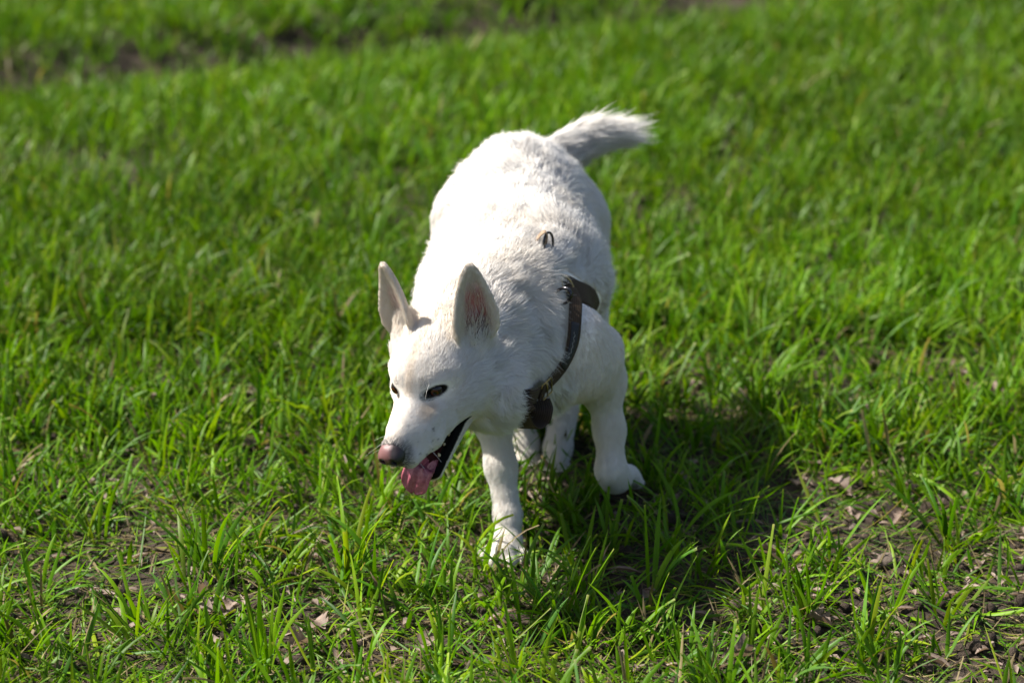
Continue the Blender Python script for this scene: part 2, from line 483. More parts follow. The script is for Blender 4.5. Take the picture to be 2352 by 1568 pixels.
# ---- per-vertex groom, fur length, skin colour
def region(p):
    wsum = np.zeros(len(p)) + 1e-12; fl = np.zeros(len(p)); gr = np.zeros((len(p), 3))
    for pr in PRIMS:
        d = prim_d(pr, (p[:, 0], p[:, 1], p[:, 2])); w = np.exp(-np.maximum(d, 0) / 0.009) * np.exp(-np.maximum(-d, 0) / .06)
        wsum += w; fl += w * pr[3]; gr += w[:, None] * pr[4]
    return fl / wsum, gr / wsum[:, None]
fl_v, gr_v = region(bv)
hl = (bv - HO) @ HB.T / HS                       # head-local coordinates F, L, U
aL = np.abs(hl[:, 1])
skin = np.tile(V(.84, .78, .72), (len(bv), 1))
fur_on = np.ones(len(bv))
def paint(m, col, fur=None):
    global skin, fur_on
    m = np.clip(m, 0, 1); skin = skin * (1 - m[:, None]) + np.array(col) * m[:, None]
    if fur is not None: fur_on = fur_on * (1 - m) + fur * m
# mouth interior and black lips
F_, U_ = hl[:, 0], hl[:, 2]
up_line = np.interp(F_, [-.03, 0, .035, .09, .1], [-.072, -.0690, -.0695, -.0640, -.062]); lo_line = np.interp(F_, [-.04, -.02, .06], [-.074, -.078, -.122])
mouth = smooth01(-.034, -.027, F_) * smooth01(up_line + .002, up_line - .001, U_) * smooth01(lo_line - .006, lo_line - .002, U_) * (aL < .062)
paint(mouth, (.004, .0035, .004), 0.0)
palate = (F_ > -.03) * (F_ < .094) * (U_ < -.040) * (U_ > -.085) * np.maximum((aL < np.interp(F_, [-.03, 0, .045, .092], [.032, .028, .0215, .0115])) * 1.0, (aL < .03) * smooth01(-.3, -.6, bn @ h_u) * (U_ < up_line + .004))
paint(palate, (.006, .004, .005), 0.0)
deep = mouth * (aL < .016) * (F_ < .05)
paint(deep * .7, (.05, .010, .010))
# eyelids
for s, c, ax, hor, ver, p0 in EYES:
    r = bv - p0; a = r @ hor; b = r @ ver; n_ = np.abs(r @ ax)
    e = np.sqrt((a / .0195) ** 2 + (b / .0098) ** 2) + 10 * np.maximum(n_ - .018, 0)
    paint(smooth01(1.12, .9, e), (.012, .010, .010), 0.0)
    er = np.sqrt((a / .0195) ** 2 + (b / .0108) ** 2) + 10 * np.maximum(n_ - .02, 0); fl_v = np.where(er < 2.2, np.minimum(fl_v, .0012 + .0045 * np.clip(er - 1, 0, 2)), fl_v)
    tear = np.sqrt(((a - .017) / .010) ** 2 + ((b + .003) / .006) ** 2)
    paint(.35 * smooth01(1.2, .5, tear), (.03, .025, .025), .8)
# ear insides
for s in (1, -1):
    base, M, h0 = EARS[s]; r = (bv - base) @ M.T; t = r[:, 1] / h0
    W = np.interp(t, prof[0], prof[1]); n0 = ear_n0(r[:, 0], t)
    wc = r[:, 0] - .14 * W
    ins = (t > -.12) * (t < 1.0) * smooth01(.001, .003, r[:, 2] - n0) * smooth01(.80, .40, np.abs(wc) / np.maximum(W, .004)) * (r[:, 2] < .05)
    pk = ins * smooth01(.95, .55, t)
    paint(pk, (.44, .18, .165) if s > 0 else (.62, .44, .40), None)
    paint(ins * smooth01(.50, .12, t) * (1.0 if s > 0 else .3), (.085, .022, .024), None)  # shade of the ear hollow painted in towards the base, fainter in far ear
    fur_on = fur_on * (1 - (.62 if s > 0 else .3) * pk); fl_v = fl_v + .008 * pk
# under the paws the pads are bare
dog_attr = np.concatenate([skin, np.ones((len(bv), 1))], 1)
m = NT('dog_skin'); a = m.attr('skin')
pb = m.n('ShaderNodeBsdfPrincipled', {'Base Color': a.outputs['Color'], 'Roughness': .6, 'Specular IOR Level': .06, 'Normal': m.bump(m.noise(420, 3, vec=m.obj()), .25, .002)})
M_SKIN = m.surf(pb.outputs[0])
dog = new_mesh('dog', bv, bf, M_SKIN, None, True, {'skin': dog_attr})
tag(dog, 'white shepherd dog walking over the grass with head lowered and tongue out', 'dog')

def on_body(u, v, off=0.0):
    """where the sight line through a measured point meets the body"""
    y = 3.2
    for _ in range(400):
        p = P(u, v, y); d = sampleD(p[None])[0]
        if d < off + .0006: break
        y += max(min(d - off, .02) * .7, .0005)
    return p
def resample(pts, n):
    """smooth curve through points (Catmull-Rom), n samples evenly spaced"""
    pts = np.asarray(pts, float); e = np.concatenate([[2 * pts[0] - pts[1]], pts, [2 * pts[-1] - pts[-2]]]); out = []
    for i in range(len(pts) - 1):
        a, b, c, d = e[i:i + 4]; t = np.linspace(0, 1, 24, endpoint=False)[:, None]
        out.append(.5 * ((2 * b) + (c - a) * t + (2 * a - 5 * b + 4 * c - d) * t ** 2 + (3 * b - a - 3 * c + d) * t ** 3))
    out = np.concatenate(out + [pts[-1:]]); s = np.concatenate([[0], np.cumsum(np.linalg.norm(np.diff(out, axis=0), axis=1))])
    q = np.linspace(0, s[-1], n); return np.stack([np.interp(q, s, out[:, i]) for i in range(3)], 1)

# ---- harness paths, laid on the body
OFF = 0.013
near = np.array([on_body(*a) for a in ((1300, 668), (1312, 700), (1311, 745), (1301, 790), (1283, 832), (1256, 864), (1224, 891), (1200, 910))])
neck_path = to_surface(resample(near, 60), OFF)
MIDX = 0.012
mir = near[::-1].copy(); mir[:, 0] = 2 * MIDX - mir[:, 0] - .01
topn = np.array([near[0] * [1, 1, 1] + [-.04, .015, .06], [MIDX, near[0][1] + .02, .51], mir[-1] + [.04, .015, .06]])
far_path = to_surface(resample(np.concatenate([near[-1:], mir[1:]]), 60), OFF)
top_path = to_surface(resample(np.concatenate([mir[-1:], topn[::-1], near[:1]]), 50), OFF)
gs = [on_body(1236, 585), on_body(1268, 622), on_body(1294, 652), on_body(1320, 671), on_body(1344, 690)]
gy_ = gs[-1][1]
loop = gs + [P(1362, 712, max(gy_ + .03, 3.82)), P(1374, 748, 3.872), V(.153, 3.885, .25), V(.10, 3.89, .205), V(.01, 3.89, .19), V(-.09, 3.89, .205), V(-.145, 3.885, .26), V(-.14, 3.86, .36), V(-.06, gs[1][1], gs[1][2]), gs[0]]
girth_path = resample(loop, 170); kk = np.arange(170)
g_on = to_surface(girth_path, .0); vis = (kk > 12) & (kk < 34)
girth_path = g_on + gradD(g_on) * np.convolve(np.pad(np.where(vis, .012, -.003), 6, mode='edge'), np.ones(13) / 13, 'valid')[:, None]
top_path = to_surface(top_path, -.006); far_path = to_surface(far_path, .002)
STRAPS = [(neck_path, .0118), (girth_path[12:40], .024)]

# ---- fur: every strand rooted on the skin, combed, clumped and tapered
def worley_clump(p, cell):
    q = p / cell; i = np.floor(q).astype(np.int64); best = np.full(len(p), 9.0); bc = np.zeros_like(p)
    for dx in (-1, 0, 1):
        for dy in (-1, 0, 1):
            for dz in (-1, 0, 1):
                a, b, c = i[:, 0] + dx, i[:, 1] + dy, i[:, 2] + dz
                f = np.stack([a + _hash(a, b, c), b + _hash(a + 57, b, c), c + _hash(a, b + 91, c)], 1)
                d = ((f - q) ** 2).sum(1); k = d < best; best[k] = d[k]; bc[k] = f[k]
    return bc * cell
tri = np.concatenate([bf[:, [0, 1, 2]], bf[:, [0, 2, 3]]])
A = np.linalg.norm(np.cross(bv[tri[:, 1]] - bv[tri[:, 0]], bv[tri[:, 2]] - bv[tri[:, 0]]), axis=1) / 2
headness = smooth01(.16, .10, np.linalg.norm((bv - H(-.01, 0, -.03)) , axis=1))
dens_v = (1.0 + 2.2 * smooth01(.014, .007, fl_v) + 1.8 * headness + 1.2 * smooth01(.035, .05, fl_v)) * fur_on
w = A * dens_v[tri].mean(1); cw = np.cumsum(w); cw /= cw[-1]
NH = 60000 if 'lo' in DEV else 440000
ti = np.searchsorted(cw, rng.random(NH)); r1 = np.sqrt(rng.random(NH)); r2 = rng.random(NH)
bc = np.stack([1 - r1, r1 * (1 - r2), r1 * r2], 1)
def tri_lerp(arr): return (arr[tri[ti]] * bc.reshape(len(ti), 3, *([1] * (arr.ndim - 1)))).sum(1)
root = tri_lerp(bv); nrm = unit(tri_lerp(bn)); L_h = tri_lerp(fl_v); G_h = tri_lerp(gr_v); sk = tri_lerp(skin)
# no strands where a strap presses the coat flat
keep = np.ones(NH, bool)
for path, hw in STRAPS:
    pp = path[::2]
    near_box = ((root > pp.min(0) - .03) & (root < pp.max(0) + .03)).all(1); idx = np.where(near_box)[0]
    dmin = np.full(len(idx), 9.0)
    for c in pp: dmin = np.minimum(dmin, ((root[idx] - c) ** 2).sum(1))
    keep[idx[np.sqrt(dmin) < hw + .011]] = False; L_h[idx] *= .45 + .55 * smooth01(hw + .012, hw + .045, np.sqrt(dmin))
root, nrm, L_h, G_h, sk = root[keep], nrm[keep], L_h[keep], G_h[keep], sk[keep]; NH = len(root)
# stray swirl of the coat
sw = np.stack([noise3(root, 26, 1), noise3(root, 26, 2), noise3(root, 26, 3)], 1) - .5
sw2 = np.stack([noise3(root, 75, 4), noise3(root, 75, 5), noise3(root, 75, 6)], 1) - .5
longish = smooth01(.010, .03, L_h)[:, None]
g = unit(G_h) + (0.35 + .95 * longish) * sw + (0.14 + .56 * longish) * sw2 + (.10 + .06 * longish) * rng.normal(size=(NH, 3))
g = unit(g - nrm * (g * nrm).sum(1, keepdims=True))
tl_ = smooth01(.036, .042, L_h) * (root[:, 1] > 4.15); TIP = P(1530, 322, 4.235); toT = TIP - root
upn = np.clip(nrm[:, 2:3], 0, 1)
g = unit(g * (1 - tl_[:, None]) + tl_[:, None] * (1.15 * unit(toT) + (.10 + .65 * upn) * nrm + .28 * sw2 + .2 * sw + .08 * rng.normal(size=(NH, 3))))
L_h = np.where(tl_ > .5, np.minimum(L_h, 0.75 * np.linalg.norm(toT, axis=1)), L_h)
Lr = L_h * (rng.uniform(.8, 1.15, NH) + longish[:, 0] * rng.uniform(-.15, .1, NH)) * (1 - tl_ * rng.random(NH) * .65) * (1 + longish[:, 0] * (.5 * noise3(root, 60, 8) - .25))
cl_c = worley_clump(root, 0.018); cl_t = cl_c - root; cl_t = cl_t - nrm * (cl_t * nrm).sum(1, keepdims=True)
cl_amt = (.02 + .80 * longish[:, 0]) * rng.uniform(.5, 1, NH) * (1 - .5 * tl_)
tailish = tl_
lift = np.radians((17 + 8 * rng.random(NH) + longish[:, 0] * (6 + 10 * rng.random(NH) + 26 * (noise3(root, 40, 9) - .5))) * (1 - .90 * tailish))
K = 6; t = np.linspace(0, 1, K)
pts = np.zeros((NH, K, 3), np.float32)
wv = rng.normal(size=(NH, 3)) * .05
for k in range(K):
    tk = t[k]
    along = np.cos(lift) * tk; rise = np.sin(lift) * (tk - .42 * tk * tk)
    pts[:, k] = root + nrm * (Lr * rise)[:, None] + g * (Lr * along)[:, None] + cl_t * (cl_amt * tk ** 1.3)[:, None] + wv * (Lr * tk * tk)[:, None]
# tint: off-white coat, cream on ear rims, stop of the muzzle and in the folds, grey near nose and lips
h_h = (root - HO) @ HB.T / HS
tint = np.tile(V(.92, .90, .865), (NH, 1))
def tmix(mk, col):
    global tint
    mk = np.clip(mk, 0, 1)[:, None]; tint = tint * (1 - mk) + np.array(col) * mk
patch = noise3(root, 14, 12); tmix(.35 * smooth01(.5, .85, patch), (.84, .75, .62))
tmix(.35 * smooth01(.012, .002, np.abs(h_h[:, 1])) * (h_h[:, 0] > -.09) * (h_h[:, 0] < .03) * (h_h[:, 2] > -.02), (.80, .66, .50))
onh = (h_h[:, 0] > -.16) & (np.abs(h_h[:, 1]) < .12)
for s in (1, -1):
    base, M, h0 = EARS[s]; r = (root - base) @ M.T; te = r[:, 1] / h0
    tmix(.60 * (te > .05) * (te < 1.1) * (np.abs(r[:, 0]) < .05) * (np.abs(r[:, 2]) < .05), (.88, .80, .69))
    e = np.linalg.norm((h_h - V(.030, s * .024, -.016)) / V(.026, .013, .016), axis=1); tmix(.6 * smooth01(1.3, .4, e), (.78, .62, .44))
pinkish = (sk[:, 0] - sk[:, 2] > .2)
tint[pinkish] = V(.84, .74, .68)
for s, c, ax, hor, ver, p0 in EYES:
    r = root - p0; a = r @ hor; b = r @ ver
    e = np.sqrt(((a - .004) / .0240) ** 2 + ((b + .001) / .0118) ** 2) + 10 * np.maximum(np.abs(r @ ax) - .02, 0)
    tmix(.97 * smooth01(1.06, .84, e) * (.6 + .4 * (rng.random(NH) < .8)), (.012, .011, .011))
    e2 = np.sqrt(((a - .012) / .010) ** 2 + ((b - .016) / .010) ** 2) + 10 * np.maximum(np.abs(r @ ax) - .02, 0)
    tmix(.5 * smooth01(1.1, .3, e2) * (rng.random(NH) < .6), (.12, .10, .09))
dn = np.linalg.norm((h_h - V(.112, 0, -.032)) / V(.040, .035, .034), axis=1)
tmix(.85 * smooth01(1.0, .55, dn) * (rng.random(NH) < .75), (.05, .045, .05))
spots = noise3(root, 210, 15) * (h_h[:, 0] > .035) * (h_h[:, 2] < -.030) * (h_h[:, 2] > -.075)
tmix(.55 * smooth01(.76, .82, spots), (.05, .045, .05))
FUR_R0 = (.00020 + .00022 * longish[:, 0]) * rng.uniform(.75, 1.25, NH)
if 'lo' in DEV: FUR_R0 = FUR_R0 * 2.2
cu = bpy.data.hair_curves.new('fur'); cu.add_curves([K] * NH)
cu.attributes['position'].data.foreach_set('vector', pts.ravel())
rad = (FUR_R0[:, None] * np.interp(t, [0, .5, 1], [1, .85, .12])[None]).astype(np.float32)
ra = cu.attributes.get('radius') or cu.attributes.new('radius', 'FLOAT', 'POINT'); ra.data.foreach_set('value', rad.ravel())
cq = np.floor(cl_c * 4000).astype(np.int64)
cvec = np.stack([_hash(cq[:, 0] + k * 37, cq[:, 1], cq[:, 2]) for k in range(3)], 1) - .5
tint = tint * (1 - (.02 + .06 * longish) * _hash(cq[:, 1], cq[:, 2] + 11, cq[:, 0])[:, None] * V(.8, 1.0, 1.25))
sw3 = np.stack([noise3(root * V(1, 1, .35), 170, 31 + k) for k in range(3)], 1) - .5
tint = tint * (1 - (1 - longish) * .06 * noise3(root * V(1, 1, .35), 230, 41)[:, None] * V(.8, 1, 1.3)) * rng.uniform(.94, 1.03, (NH, 1))
hn = unit(nrm + .55 * (1 - longish) * sw3 + (.2 + .35 * longish) * (sw2 + sw) + .8 * longish * cvec + .16 * rng.normal(size=(NH, 3)))
at = cu.attributes.new('tint', 'FLOAT_COLOR', 'CURVE'); at.data.foreach_set('color', np.concatenate([tint, np.ones((NH, 1))], 1).astype(np.float32).ravel())
at = cu.attributes.new('skin_n', 'FLOAT_VECTOR', 'CURVE'); at.data.foreach_set('vector', hn.astype(np.float32).ravel())
m = NT('white_fur'); tn = m.attr('tint'); sn = m.attr('skin_n'); hi = m.n('ShaderNodeHairInfo')
c0 = m.mix(m.ramp(hi.outputs['Intercept'], [(0, (1, 1, 1)), (.5, (0, 0, 0))]), tn.outputs['Color'], m.mix(1.0, tn.outputs['Color'], (.93, .86, .77), 'MULTIPLY'))
d1 = m.n('ShaderNodeBsdfDiffuse', {'Color': c0, 'Normal': sn.outputs['Vector']})
d2 = m.n('ShaderNodeBsdfTranslucent', {'Color': c0, 'Normal': sn.outputs['Vector']})
d3 = m.n('ShaderNodeBsdfDiffuse', {'Color': c0})
s1 = m.n('ShaderNodeMixShader', {0: .42, 1: d1.outputs[0], 2: d2.outputs[0]})
s2 = m.n('ShaderNodeMixShader', {0: .28, 1: s1.outputs[0], 2: d3.outputs[0]})
M_FUR = m.surf(s2.outputs[0])
cu.materials.append(M_FUR)
fur = bpy.data.objects.new('fur', cu); COL.objects.link(fur); fur.parent = dog

# ---- eyes
def uv_sphere(r, nu=32, nv=20):
    v = []; f = []
    for j in range(nv + 1):
        th = math.pi * j / nv
        for i in range(nu): ph = 2 * math.pi * i / nu; v.append((r * math.sin(th) * math.cos(ph), r * math.sin(th) * math.sin(ph), r * math.cos(th)))
    for j in range(nv):
        for i in range(nu): f.append((j * nu + i, (j + 1) * nu + i, (j + 1) * nu + (i + 1) % nu, j * nu + (i + 1) % nu))
    return np.array(v), f
from mathutils import Matrix
m = NT('dog_eye'); oc = m.obj(); sx = m.n('ShaderNodeSeparateXYZ', {0: oc})
rr = m.math('SQRT', m.math('ADD', m.math('MULTIPLY', sx.outputs[0], sx.outputs[0]), m.math('MULTIPLY', sx.outputs[1], sx.outputs[1])))
rn = m.math('ADD', m.math('MULTIPLY', rr, 100.0), m.math('MULTIPLY', m.math('SUBTRACT', m.noise(700, 2, vec=oc), .5), .06))
col = m.ramp(rn, [(0, (.002, .002, .002)), (.30, (.002, .002, .002)), (.35, (.045, .013, .004)), (.54, (.075, .022, .006)), (.64, (.012, .005, .004)), (.70, (.008, .005, .005)), (1, (.02, .014, .013))])
pb = m.n('ShaderNodeBsdfPrincipled', {'Base Color': col, 'Roughness': .12, 'Specular IOR Level': .35, 'Coat Weight': .12, 'Coat Roughness': .03}); M_EYE = m.surf(pb.outputs[0])
for s, c, ax, hor, ver, p0 in EYES:
    v, f = uv_sphere(.0122); look = unit(ax * .75 + h_f * .45 - h_u * .12)
    zz = look; xx = unit(hor - zz * (hor @ zz)); yy = np.cross(zz, xx)
    o = new_mesh('eye', v, f, M_EYE, dog)
    o.matrix_world = Matrix([[xx[0], yy[0], zz[0], c[0]], [xx[1], yy[1], zz[1], c[1]], [xx[2], yy[2], zz[2], c[2]], [0, 0, 0, 1]])

# ---- nose leather with nostrils
def field_mesh(fn, lo, hi, st):
    ax = [np.arange(lo[i], hi[i] + st, st) for i in range(3)]
    d = fn((ax[0][:, None, None], ax[1][None, :, None], ax[2][None, None, :])); return surface_nets(d, *ax)
def smin(a, b, k):
    h = np.maximum(k - np.abs(a - b), 0) / k; return np.minimum(a, b) - h * h * k * .25
def smax(a, b, k): return -smin(-a, -b, k)
def nose_fn(p):     # head-local metres (F, L, U), nose at the origin
    d = sd_ell(p, V(0, 0, 0), V(.017, .0205, .0155), I3)
    d = smin(d, sd_ell(p, V(-.006, 0, .008), V(.014, .0155, .010), I3), .008)
    for s in (1, -1):
        d = smin(d, sd_ell(p, V(.004, s * .0105, -.002), V(.0125, .0105, .0115), I3), .005)
        d = smax(d, -sd_cone(p, V(.012, s * .0105, -.0035), V(.0185, s * .0085, -.0015), .0042, .0046), .003)
        d = smax(d, -sd_cone(p, V(.010, s * .0105, -.0045), V(.002, s * .021, -.0065), .0022, .0026), .002)
    d = smax(d, -sd_cone(p, V(.0185, 0, -.001), V(.0165, 0, -.016), .0010, .0014), .003)
    return d
v, f = field_mesh(nose_fn, V(-.024, -.026, -.02), V(.026, .026, .024), .00075)
v = relax(v, f, 2); NC = H(.108, 0, -.028)
dark = np.clip(smooth01(.001, -.009, v[:, 2] + .25 * v[:, 1] * -1) + smooth01(.001, .011, v[:, 1]) * .95 + smooth01(-.013, -.019, v[:, 1]) * .6, 0, 1)
ncol = np.array([.165, .074, .070]) * (1 - dark[:, None]) + np.array([.010, .008, .009]) * dark[:, None]
wv_ = NC + v * HS * .95 @ HB
m = NT('dog_nose'); vo = m.n('ShaderNodeTexVoronoi', {'Scale': 900.0, 'Vector': m.obj()})
pb = m.n('ShaderNodeBsdfPrincipled', {'Base Color': m.attr('skin').outputs['Color'], 'Roughness': .38, 'Normal': m.bump(vo.outputs['Distance'], .5, .0006)})
new_mesh('nose', wv_, f, m.surf(pb.outputs[0]), dog, True, {'skin': np.concatenate([ncol, np.ones((len(v), 1))], 1)})['label'] = 'pinkish brown nose with dark nostrils'

# ---- tongue
tp = H(.058, .002, -.104)
ctr = resample([H(.038, .003, -.108), H(.052, .001, -.109), H(.066, .000, -.110), P(968, 1072, tp[1] - .016), P(957, 1100, tp[1] - .020), P(952, 1129, tp[1] - .014)], 40)
tn_ = unit(np.gradient(ctr, axis=0)); nu_, nv_ = 21, 40; top = []; bot = []
for i in range(nv_):
    s_ = i / (nv_ - 1); wd = np.interp(s_, [0, .3, .55, .75, 1], [.013, .019, .0240, .0235, .0215]) * math.sqrt(max(.02, 1 - max(0, (s_ - .70) / .305) ** 3.2))
    nn = unit(h_u * (1 - s_) + h_f * (s_ * 1.3) + h_u * .1 + h_l * .06); nn = unit(nn - tn_[i] * (nn @ tn_[i])); sd_ = unit(np.cross(tn_[i], nn))
    if sd_ @ h_l < 0: sd_ = -sd_
    for j in range(nu_):
        a = j / (nu_ - 1) * 2 - 1
        groove = -.0018 * math.exp(-(a / .10) ** 2) + .0009 * math.sin(a * 9.0 + 2.2 * math.sin(s_ * 7)) * smooth01(.3, .6, s_) * smooth01(1, .9, s_) + .0005 * math.sin(a * 21 + s_ * 13)
        edge = (1 - a * a) ** .5 * .0042
        notch = -.0012 * math.exp(-(a / .15) ** 2) * smooth01(.9, 1, s_)
        b_ = ctr[i] + sd_ * a * wd + nn * (.005 * a * a) + tn_[i] * notch
        top.append(b_ + nn * (edge + groove)); bot.append(b_ - nn * edge)
v = np.array(top + bot); f = []; n0_ = len(top)
for i in range(nv_ - 1):
    for j in range(nu_ - 1):
        a, b, c, d = i * nu_ + j, i * nu_ + j + 1, (i + 1) * nu_ + j + 1, (i + 1) * nu_ + j
        f.append((a, b, c, d)); f.append((n0_ + d, n0_ + c, n0_ + b, n0_ + a))
    for j in (0, nu_ - 1): f.append((i * nu_ + j, (i + 1) * nu_ + j, n0_ + (i + 1) * nu_ + j, n0_ + i * nu_ + j))
for j in range(nu_ - 1): f.append(((nv_ - 1) * nu_ + j, (nv_ - 1) * nu_ + j + 1, n0_ + (nv_ - 1) * nu_ + j + 1, n0_ + (nv_ - 1) * nu_ + j))
m = NT('tongue_flesh'); nz = m.noise(160, 4, vec=m.obj())
pb = m.n('ShaderNodeBsdfPrincipled', {'Base Color': m.ramp(nz, [(.3, (.27, .065, .095)), (.7, (.43, .135, .175))]), 'Roughness': .2, 'Subsurface Weight': .15, 'Subsurface Radius': (.006, .002, .002),
      'Subsurface Scale': .5, 'Normal': m.bump(m.noise(1100, 2, vec=m.obj()), .35, .001)})
new_mesh('tongue', v, f, m.surf(pb.outputs[0]), dog)['label'] = 'wet pink tongue hanging out of the open mouth'

# ---- teeth of the lower jaw
m = NT('tooth_enamel'); M_TOOTH = m.surf(m.n('ShaderNodeBsdfPrincipled', {'Base Color': (.62, .52, .34, 1), 'Roughness': .25}).outputs[0])
for F, L, ht in ((.034, .0150, .007), (.018, .0185, .005), (.004, .0225, .006)):
    U = np.interp(F, [-.05, .052], [-.070, -.119]) + .007
    b = MB(); b.tube([H(F, L, U), H(F + .001, L, U + ht * .5), H(F + .0005, L * .97, U + ht)], [.0035, .0026, .0006], 8); b.build('tooth', M_TOOTH, dog)
# ---- claws
m = NT('claw_horn'); M_CLAW = m.surf(m.n('ShaderNodeBsdfPrincipled', {'Base Color': (.28, .22, .19, 1), 'Roughness': .4}).outputs[0])
for c, fwd, sp, sc in PAWS:
    sd_ = unit(np.cross(fwd, V(0, 0, 1))); upv = np.cross(sd_, fwd)
    for o, ff in ((-.026, .016), (-.0095, .030), (.0095, .030), (.026, .016)):
        tpt = c + (fwd * ff + sd_ * o * sp - upv * .004) * sc
        b = MB(); b.tube([tpt + fwd * .007, tpt + fwd * .015 - upv * .001, tpt + fwd * .021 - upv * .006], [.0034, .0028, .0008], 7); b.build('claw', M_CLAW, dog)
# ---- whiskers
wp = []
for s in (1, -1):
    for k in range(5):
        F, U = random.uniform(.045, .09), random.uniform(-.055, -.035)
        d = unit(s * h_l * 1.0 + h_f * random.uniform(.0, .6) + h_u * random.uniform(-.25, .3)); st = H(F, s * .02, U); ln = random.uniform(.025, .05)
        wp.append([st + d * ln * q - V(0, 0, 1) * ln * .3 * q * q for q in np.linspace(0, 1, 7)])
    for k in range(1 if s > 0 else 0):
        st = EYES[0 if s > 0 else 1][5] + h_u * .015 + h_l * s * random.uniform(-.006, .006)
        d = unit(h_f * 1.0 + h_u * .5 + s * h_l * .3); wp.append([st + d * .028 * q - V(0, 0, 1) * .022 * q * q for q in np.linspace(0, 1, 7)])
cw_ = bpy.data.hair_curves.new('whiskers'); cw_.add_curves([7] * len(wp)); cw_.attributes['position'].data.foreach_set('vector', np.array(wp, np.float32).ravel())
ra = cw_.attributes.get('radius') or cw_.attributes.new('radius', 'FLOAT', 'POINT'); ra.data.foreach_set('value', np.tile(np.linspace(.00018, .00006, 7), len(wp)).astype(np.float32))
m = NT('whisker_hair'); cw_.materials.append(m.surf(m.n('ShaderNodeBsdfPrincipled', {'Base Color': (.8, .76, .7, 1), 'Roughness': .3}).outputs[0]))
wo_ = bpy.data.objects.new('whiskers', cw_); COL.objects.link(wo_); wo_.parent = dog
# ================================================================== HARNESS
m = NT('brown_webbing'); wu = m.attr('across').outputs['Fac']; wl = m.attr('along').outputs['Fac']
ribs = m.math('SINE', m.math('MULTIPLY', wu, 2 * math.pi / .0036)); weave = m.math('SINE', m.math('MULTIPLY', wl, 2 * math.pi / .0022))
hgt = m.math('ADD', m.math('MULTIPLY', ribs, .5), m.math('MULTIPLY', weave, .05))
colr = m.mix(m.ramp(m.math('ADD', m.math('MULTIPLY', ribs, .5), .5), [(0, (0, 0, 0)), (1, (1, 1, 1))]), (.030, .020, .012), (.080, .056, .036))
colr = m.mix(m.noise(60, 4, vec=m.obj()), colr, m.mix(.5, colr, (.6, .5, .4), 'MULTIPLY'))
pb = m.n('ShaderNodeBsdfPrincipled', {'Base Color': colr, 'Roughness': .85, 'Specular IOR Level': .2, 'Normal': m.bump(hgt, .5, .0006)}); M_WEB = m.surf(pb.outputs[0])
m = NT('blackened_steel'); M_STEEL = m.surf(m.n('ShaderNodeBsdfPrincipled', {'Base Color': (.055, .055, .06, 1), 'Metallic': 1.0, 'Roughness': .25}).outputs[0])
m = NT('brass'); M_BRASS = m.surf(m.n('ShaderNodeBsdfPrincipled', {'Base Color': (.42, .30, .12, 1), 'Metallic': 1.0, 'Roughness': .32}).outputs[0])
m = NT('black_patch'); M_PATCH = m.surf(m.n('ShaderNodeBsdfPrincipled', {'Base Color': (.008, .008, .009, 1), 'Roughness': .6}).outputs[0])
m = NT('pale_thread'); M_THREAD = m.surf(m.n('ShaderNodeBsdfPrincipled', {'Base Color': (.55, .54, .5, 1), 'Roughness': .6}).outputs[0])
m = NT('tan_leather'); M_LEATH = m.surf(m.n('ShaderNodeBsdfPrincipled', {'Base Color': m.ramp(m.noise(500, 3, vec=m.obj()), [(.3, (.16, .105, .06)), (.7, (.30, .215, .14))]), 'Roughness': .8}).outputs[0])

harness = bpy.data.objects.new('dog_harness', None); COL.objects.link(harness); harness.location = on_body(1235, 575).tolist()
tag(harness, 'dark brown webbing harness buckled around the white dog', 'dog harness')
def own(o):
    o.parent = harness; o.matrix_parent_inverse = Matrix.Translation(-harness.location); return o
def ribbon(name, path, hw, th=.0024, normals=None, closed=False, mat=None, lift=0.0, m_=9):
    path = np.asarray(path, float); n = len(path)
    nn = gradD(path) if normals is None else unit(np.asarray(normals, float))
    tg = unit(np.roll(path, -1, 0) - np.roll(path, 1, 0)) if closed else unit(np.gradient(path, axis=0))
    nn = unit(nn - tg * (nn * tg).sum(1, keepdims=True)); sd_ = np.cross(tg, nn)
    arc = np.concatenate([[0], np.cumsum(np.linalg.norm(np.diff(path, axis=0), axis=1))])
    us = np.linspace(-1, 1, m_); V_, wu_, wl_ = [], [], []
    for sgn in (1, -1):
        for i in range(n):
            for u in (us if sgn > 0 else us[::-1]):
                V_.append(path[i] + sd_[i] * u * hw + nn[i] * (sgn * th * .5 * (1 - .6 * u ** 8) + lift)); wu_.append(u * hw); wl_.append(arc[i])
    rows = n; f = []; nt = n * m_
    def idx(i, k): return i * m_ + k if k < m_ else nt + i * m_ + (k - m_)
    for i in range(n if closed else n - 1):
        j = (i + 1) % n
        for k in range(2 * m_): f.append((idx(i, k), idx(i, (k + 1) % (2 * m_)), idx(j, (k + 1) % (2 * m_)), idx(j, k)))
    if not closed: f.append(tuple(idx(0, k) for k in range(2 * m_ - 1, -1, -1))); f.append(tuple(idx(n - 1, k) for k in range(2 * m_)))
    return own(new_mesh(name, V_, f, mat or M_WEB, None, True, {'across': np.array(wu_), 'along': np.array(wl_)}))
def ringpts(c, nrm_, r1, r2, n=36, up_=V(0, 0, 1)):
    nrm_ = unit(nrm_); a = unit(np.cross(up_, nrm_)); b = np.cross(nrm_, a); th = np.linspace(0, 2 * math.pi, n, endpoint=False)[:, None]
    return c + a * r1 * np.cos(th) + b * r2 * np.sin(th)
nk = ribbon('neck_strap', neck_path, .0118, normals=None)
ribbon('neck_strap', far_path, .0118); ribbon('neck_strap', top_path, .0118)
ribbon('girth_strap', girth_path[:-1], .023, closed=True)
